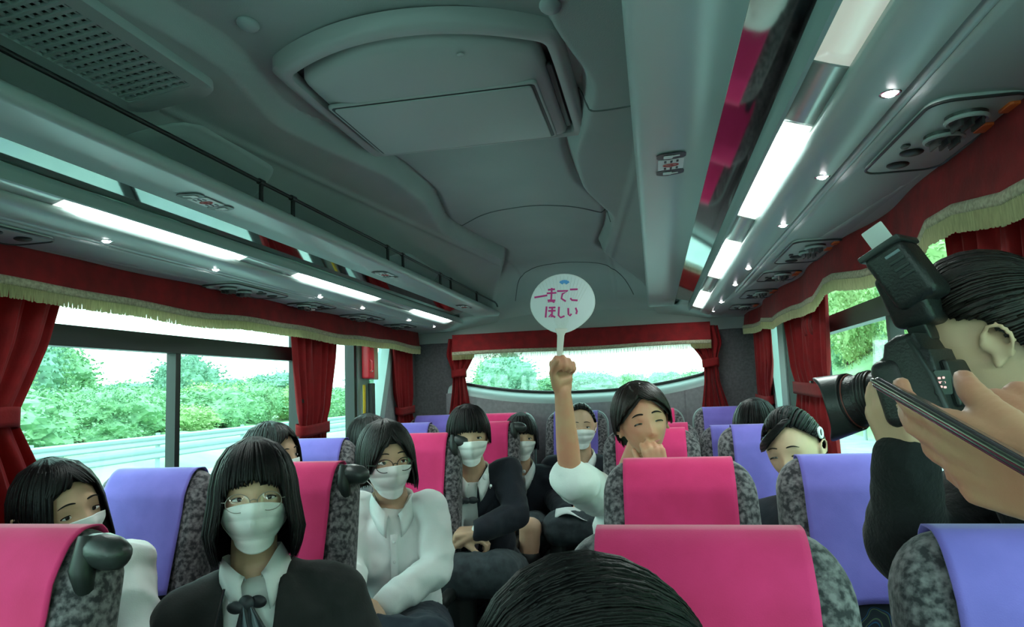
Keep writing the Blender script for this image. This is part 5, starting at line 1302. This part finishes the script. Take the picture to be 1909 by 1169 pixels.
r = person(g, arms, stdlegs(g, .2, sp=.08), [((wl, PT(1655, 765, 1.07)-wl, Vector((.05, .06, 1.0)), -sd*-1), dict(curls=(22, 30, 25), thumb=(30, 25), spread=4)),
                                ((wrr, PT(1745, 775, 1.14)-wrr, axl*.3-upc*.2-sd*.6, upc), dict(curls=(40, 45, 30)))], ears=True)
g.look = 0; eyes(g, r, 'smile'); mouth(g, r, True)
hair_pull(g, r, 'hairbr', 520, seed=31, k=1.3, lockr=.0036, bun=(0, 1, .15), layers=(0, .0012, .0022, .003))
m = MB()
for i in range(26):
    a0 = random.uniform(-.3, .3); m.tube([g.H(.03*math.sin(i), .10+.01*math.cos(i), .02), g.H(.04*math.sin(i*1.3), .145, .0), g.H(.03*math.sin(i*2.1), .15, -.08), g.H(.02*math.sin(i*.7), .13, -.16)], [.008*S, .010*S, .008*S, .002*S], 5)
m.build('ponytail', 'hairbr', r, angle=180)
def knitx(m):
    cap(m, el_l, .052*S, el_l.lerp(wl, .5), .046*S)
    cap(m, el_l, .06*S, PT(1860, 985, 1.2), .085*S); cap(m, PT(1780, 1010, 1.16), .07*S, PT(1900, 930, 1.2), .09*S); cap(m, PT(1700, 930, 1.09), .040, PT(1700, 925, 1.09), .042)
garment(g, r, 'sweater', 'knit', arms, .020, amp=.006, vox=.009, seed=12, nscale=10, extra=knitx, clip=lambda p: (p-wl).length < .035 or (p-wrr).length < .07)
m = MB()
for q, (kn_, an_) in enumerate(stdlegs(g, .2, sp=.08)): leg(m, g, q, kn_, an_, .014, foot=False)
place(remesh(m, .013, 3, .004, 10), 'trousers', 'black', r); shoes(g, r, [q[1] for q in stdlegs(g, .2, sp=.08)])
# wrist watch
d = (wl-el_l).normalized(); a = d.orthogonal().normalized(); b = d.cross(a); wc = wl-d*.012
w_ = empty('wristwatch', wc, 'wristwatch with black leather strap and small buckle on the photographer wrist', 'watch')
m = MB(); m.grid(lambda u, v: wc+d*(v-.5)*.024+(a*math.cos(2*PI*u)*1.0+b*math.sin(2*PI*u))*.0365, 30, 4, wrap=True); o = m.build('strap', 'black', w_); solid(o, .003, 1)
vd = (-wc).normalized(); vd = (vd-d*vd.dot(d)).normalized(); sx = d.cross(vd)
MB().slab(rrect(.012, .026, .002), wc+vd*.040+sx*.006, sx, d, vd, .004, .001).build('buckle', 'chrome', w_)
MB().tube([wc-vd*.034, wc-vd*.046], .016, 20).build('case', 'chrome', w_)
# ---------- the camera
cm = empty('dslr_camera', camc, 'large black camera with petal lens hood and tilted flash in the photographer hands', 'camera')
MT['cbody'] = mat('camera body black', (.014, .015, .016), .42, bump=.25, bscale=260); MT['cglass'] = mat('lens glass', (.01, .012, .02), .04, coat=1)
def A(x, u, s): return camc+axl*x+upc*u+sd*s          # along the lens, up, towards the viewer
bodyo = [(-.045, -.055), (.030, -.055), (.036, -.045), (.036, .030), (.030, .042), (.018, .048), (.010, .066), (-.012, .074), (-.036, .070), (-.042, .045), (-.050, .040), (-.050, -.045)]
MB().slab(bodyo, camc, axl, upc, sd, .135, .010, 3).build('body', 'cbody', cm)
o = MB().slab(rrect(.050, .105, .018), A(.018, -.008, .055), axl, upc, sd, .035, .014).build('hand_grip', 'cbody', cm)
MB().slab(rrect(.075, .010, .004), A(0, -.058, 0), axl, upc, sd, .12, .003).build('base_plate', 'dark', cm)
def cyl(rs, nm, mt, n=36):
    m = MB(); P = [A(x, 0, -.012) for x, q in rs]; m.tube(P, [q for x, q in rs], n, up=upc); return m.build(nm, mt, cm, angle=30)
cyl([(.034, .041), (.05, .041), (.052, .039), (.078, .039), (.079, .0425), (.104, .0425), (.105, .041), (.112, .043), (.128, .047)], 'lens_barrel', 'cbody')
for x in (.084, .090, .096): 
    P = [A(x, .0430*math.cos(t), -.012+.0430*math.sin(t)) for t in np.linspace(0, 2*PI, 37)]; MB().tube(P, .0016, 5, cap=False).build('zoom_ridge', 'dark', cm)
P = [A(.118, .0455*math.cos(t), -.012+.0455*math.sin(t)) for t in np.linspace(0, 2*PI, 37)]; MB().tube(P, .0012, 6, cap=False).build('red_ring', mat('dull red ring', (.18, .05, .04), .4), cm)
m = MB()
def hood(u, v):
    t = 2*PI*u; L_ = .036+.018*math.cos(2*t)+.003*math.cos(4*t); x = .122+L_*v; q = .0480+.0075*v; return A(x, q*math.cos(t), -.012+q*math.sin(t))
m.grid(hood, 72, 8, wrap=True); o = m.build('lens_hood', 'dark', cm); solid(o, .0025)
MB().tube([A(.124, 0, -.012), A(.127, 0, -.012)], .043, 30, up=upc).build('front_glass', 'cglass', cm)
MB().slab(rrect(.012, .070, .006), A(-.054, -.012, 0), axl, upc, sd, .09, .003).build('rear_screen_frame', 'black', cm)
MT['scr'] = mat('lit screen text', lin((.85, .62, .62)), .5, emis=.6)
for i, (du, ds, w0) in enumerate(((.004, .012, .007), (.004, .024, .006), (-.008, .012, .010), (-.008, .026, .006), (-.019, .014, .008), (-.019, .026, .005))):
    c_ = A(-.062, -.012+du, ds+.036); 
MB().box(A(-.056, -.012, .0695), (.004, .004, .004)).build('button', 'dark', cm)
for i, (px, py, w0) in enumerate(((1751, 705, .0042), (1759, 704, .0036), (1753, 713, .006), (1761, 713, .003), (1754, 721, .005), (1762, 722, .004))):
    c_ = PT(px, py, 1.0); MB().slab(rrect(w0, .0032, .001), c_, Vector((.98, .2, 0)), (0, 0, 1), (.2, -.98, 0), .001, .0003).build('display_segment', 'scr', cm)
ds_ = MB().slab(rrect(.026, .036, .004), PT(1757, 713, 1.003), Vector((.98, .2, 0)), (0, 0, 1), (.2, -.98, 0), .004, .001).build('status_display', 'black', cm)
# flash: foot, neck and tilted head with a white bounce card
f0 = PT(1722, 640, 1.08); f1 = PT(1702, 590, 1.08); f2 = PT(1690, 540, 1.08)
fl = MB(); dn = (PT(1680, 520, 1.08)-PT(1718, 600, 1.08)).normalized(); rt_ = sd.cross(dn).normalized()
fl.slab(rrect(.062, .090, .012), PT(1700, 560, 1.08), rt_, dn, sd, .062, .010); o1 = fl.build('flash_body', 'cbody', cm)
MB().slab(rrect(.030, .030, .005), PT(1722, 622, 1.08), rt_, dn, sd, .035, .004).build('flash_foot', 'black', cm)
hn = (PT(1652, 470, 1.08)-PT(1705, 540, 1.06)).normalized(); rt2 = sd.cross(hn).normalized()
hc = PT(1692, 515, 1.07)
MB().slab(rrect(.066, .095, .012), hc, rt2, hn, sd, .060, .010).build('flash_head', 'cbody', cm)
MB().slab(rrect(.070, .010, .003), hc+hn*.048, rt2, hn, sd, .064, .002).build('flash_rim', 'dark', cm)
MB().slab(rrect(.036, .045, .002), hc+hn*.070+sd*.0+rt2*(0), rt2, hn, sd, .0016, .0004).build('bounce_card', 'white', cm)
for k_ in range(4): MB().slab(rrect(.024, .0045, .001), hc+sd*.031+hn*(.030-.012*k_)+rt2*.012*(1 if rt2.x > 0 else -1), rt2, hn, sd, .002, .0006).build('flash_marking', 'tieg' if k_ == 0 else 'dark', cm)
MB().tube([A(-.03, .060, .068), A(-.05, .0, .080), A(-.06, -.08, .085), A(-.10, -.16, .06), A(-.16, -.20, .02)], .006, 8, flat=.3).build('neck_strap', 'black', cm)

# ---------- the neighbour holding a phone edge-on at the right edge
pa = PT(1622, 706, .58); pb = PT(1950, 893, .405)
ph = empty('smartphone', (pa+pb)/2, 'dark smartphone with metal edge, held level and seen edge-on at the right', 'phone')
pl = (pb-pa); plen = pl.length; pl = pl.normalized(); pn_ = Vector((0, 0, 1)); pn_ = (pn_-pl*pn_.dot(pl)).normalized()
vw = -((pa+pb)/2).normalized(); ps = (vw-pl*vw.dot(pl)).normalized(); pn_ = ps.cross(pl); pn_ = pn_ if pn_.z > 0 else -pn_
ps = (ps-pn_*.06).normalized(); pn_ = pn_+ps*.06; pn_ = (pn_-pl*pn_.dot(pl)).normalized()
pc = (pa+pb)/2-ps*.036
MB().slab(rrect(plen, .074, .010, 6), pc, pl, ps, pn_, .0095, .003, 4).build('body', mat('phone shell', (.10, .085, .095), .18, metal=.5), ph)
P = [pc+pl*x+ps*y for x, y in rrect(plen+.0006, .0748, .010, 6)]; P.append(P[0]); MB().tube(P, .0022, 8, cap=False).build('metal_edge', mat('phone edge metal', (.24, .26, .22), .28, metal=1), ph)
MB().slab(rrect(plen-.008, .068, .008), pc-pn_*.0048, pl, ps, pn_, .0006, .0002).build('screen', 'cglass', ph)
MB().slab(rrect(.018, .0026, .001), pc+ps*.0378-pl*.03, pl, pn_, ps, .0012, .0004).build('side_button', 'chrome', ph)
g = Fig('person holding a phone at the right edge, only hands and forearms in view', Vector((.52, -.10, -.10)), Vector((.46, -.02, -.93)), yaw=-150, pitch=0, tyaw=180, vox=.0048, sk='skinw')
g.sh = [Vector((.36, .0, -.40)), Vector((.60, .04, -.40))]
w1 = PT(1905, 985, .36); e1 = Vector((.36, -.02, -.46)); w2 = PT(2080, 830, .40); e2 = Vector((.60, .18, -.40))
w1 = PT(2010, 925, .46); e1 = Vector((.56, .10, -.34)); w2 = PT(2040, 850, .50)
arms = [(0, e1, w1), (1, e2, w2)]
r = person(g, arms, stdlegs(g, .3), [((w1, PT(1705, 822, .585)-w1, pn_*.75-ps*.65, pn_), dict(fing=[(8, 20, 15), (10, 24, 18), (14, 30, 22), (18, 36, 26)], thumb=(12, 10), spread=2)),
                                    ((w2, PT(1875, 775, .57)-w2, -pn_*.5-ps*.5, pn_), dict(curls=(45, 60, 35), thumb=(20, 20)))])
hair_fall(g, r, bobend(.03, -.08, -.10), 'hairb', 200, seed=33); eyes(g, r)
garment(g, r, 'jacket', 'navy', arms, .016, vox=.012, amp=.004, seed=6, clip=lambda p: p.y > .16 and p.z > -.33)
tr = MB()
for q, (kn_, an_) in enumerate(stdlegs(g, .3)): leg(tr, g, q, kn_, an_, .014, foot=False)
place(remesh(tr, .013, 3, .004, 10), 'trousers', 'navy', r)
# ================================================================ lift everything so the floor is z = 0
for o in bpy.context.scene.objects:
    if o.parent is None: o.location.z -= FLOOR
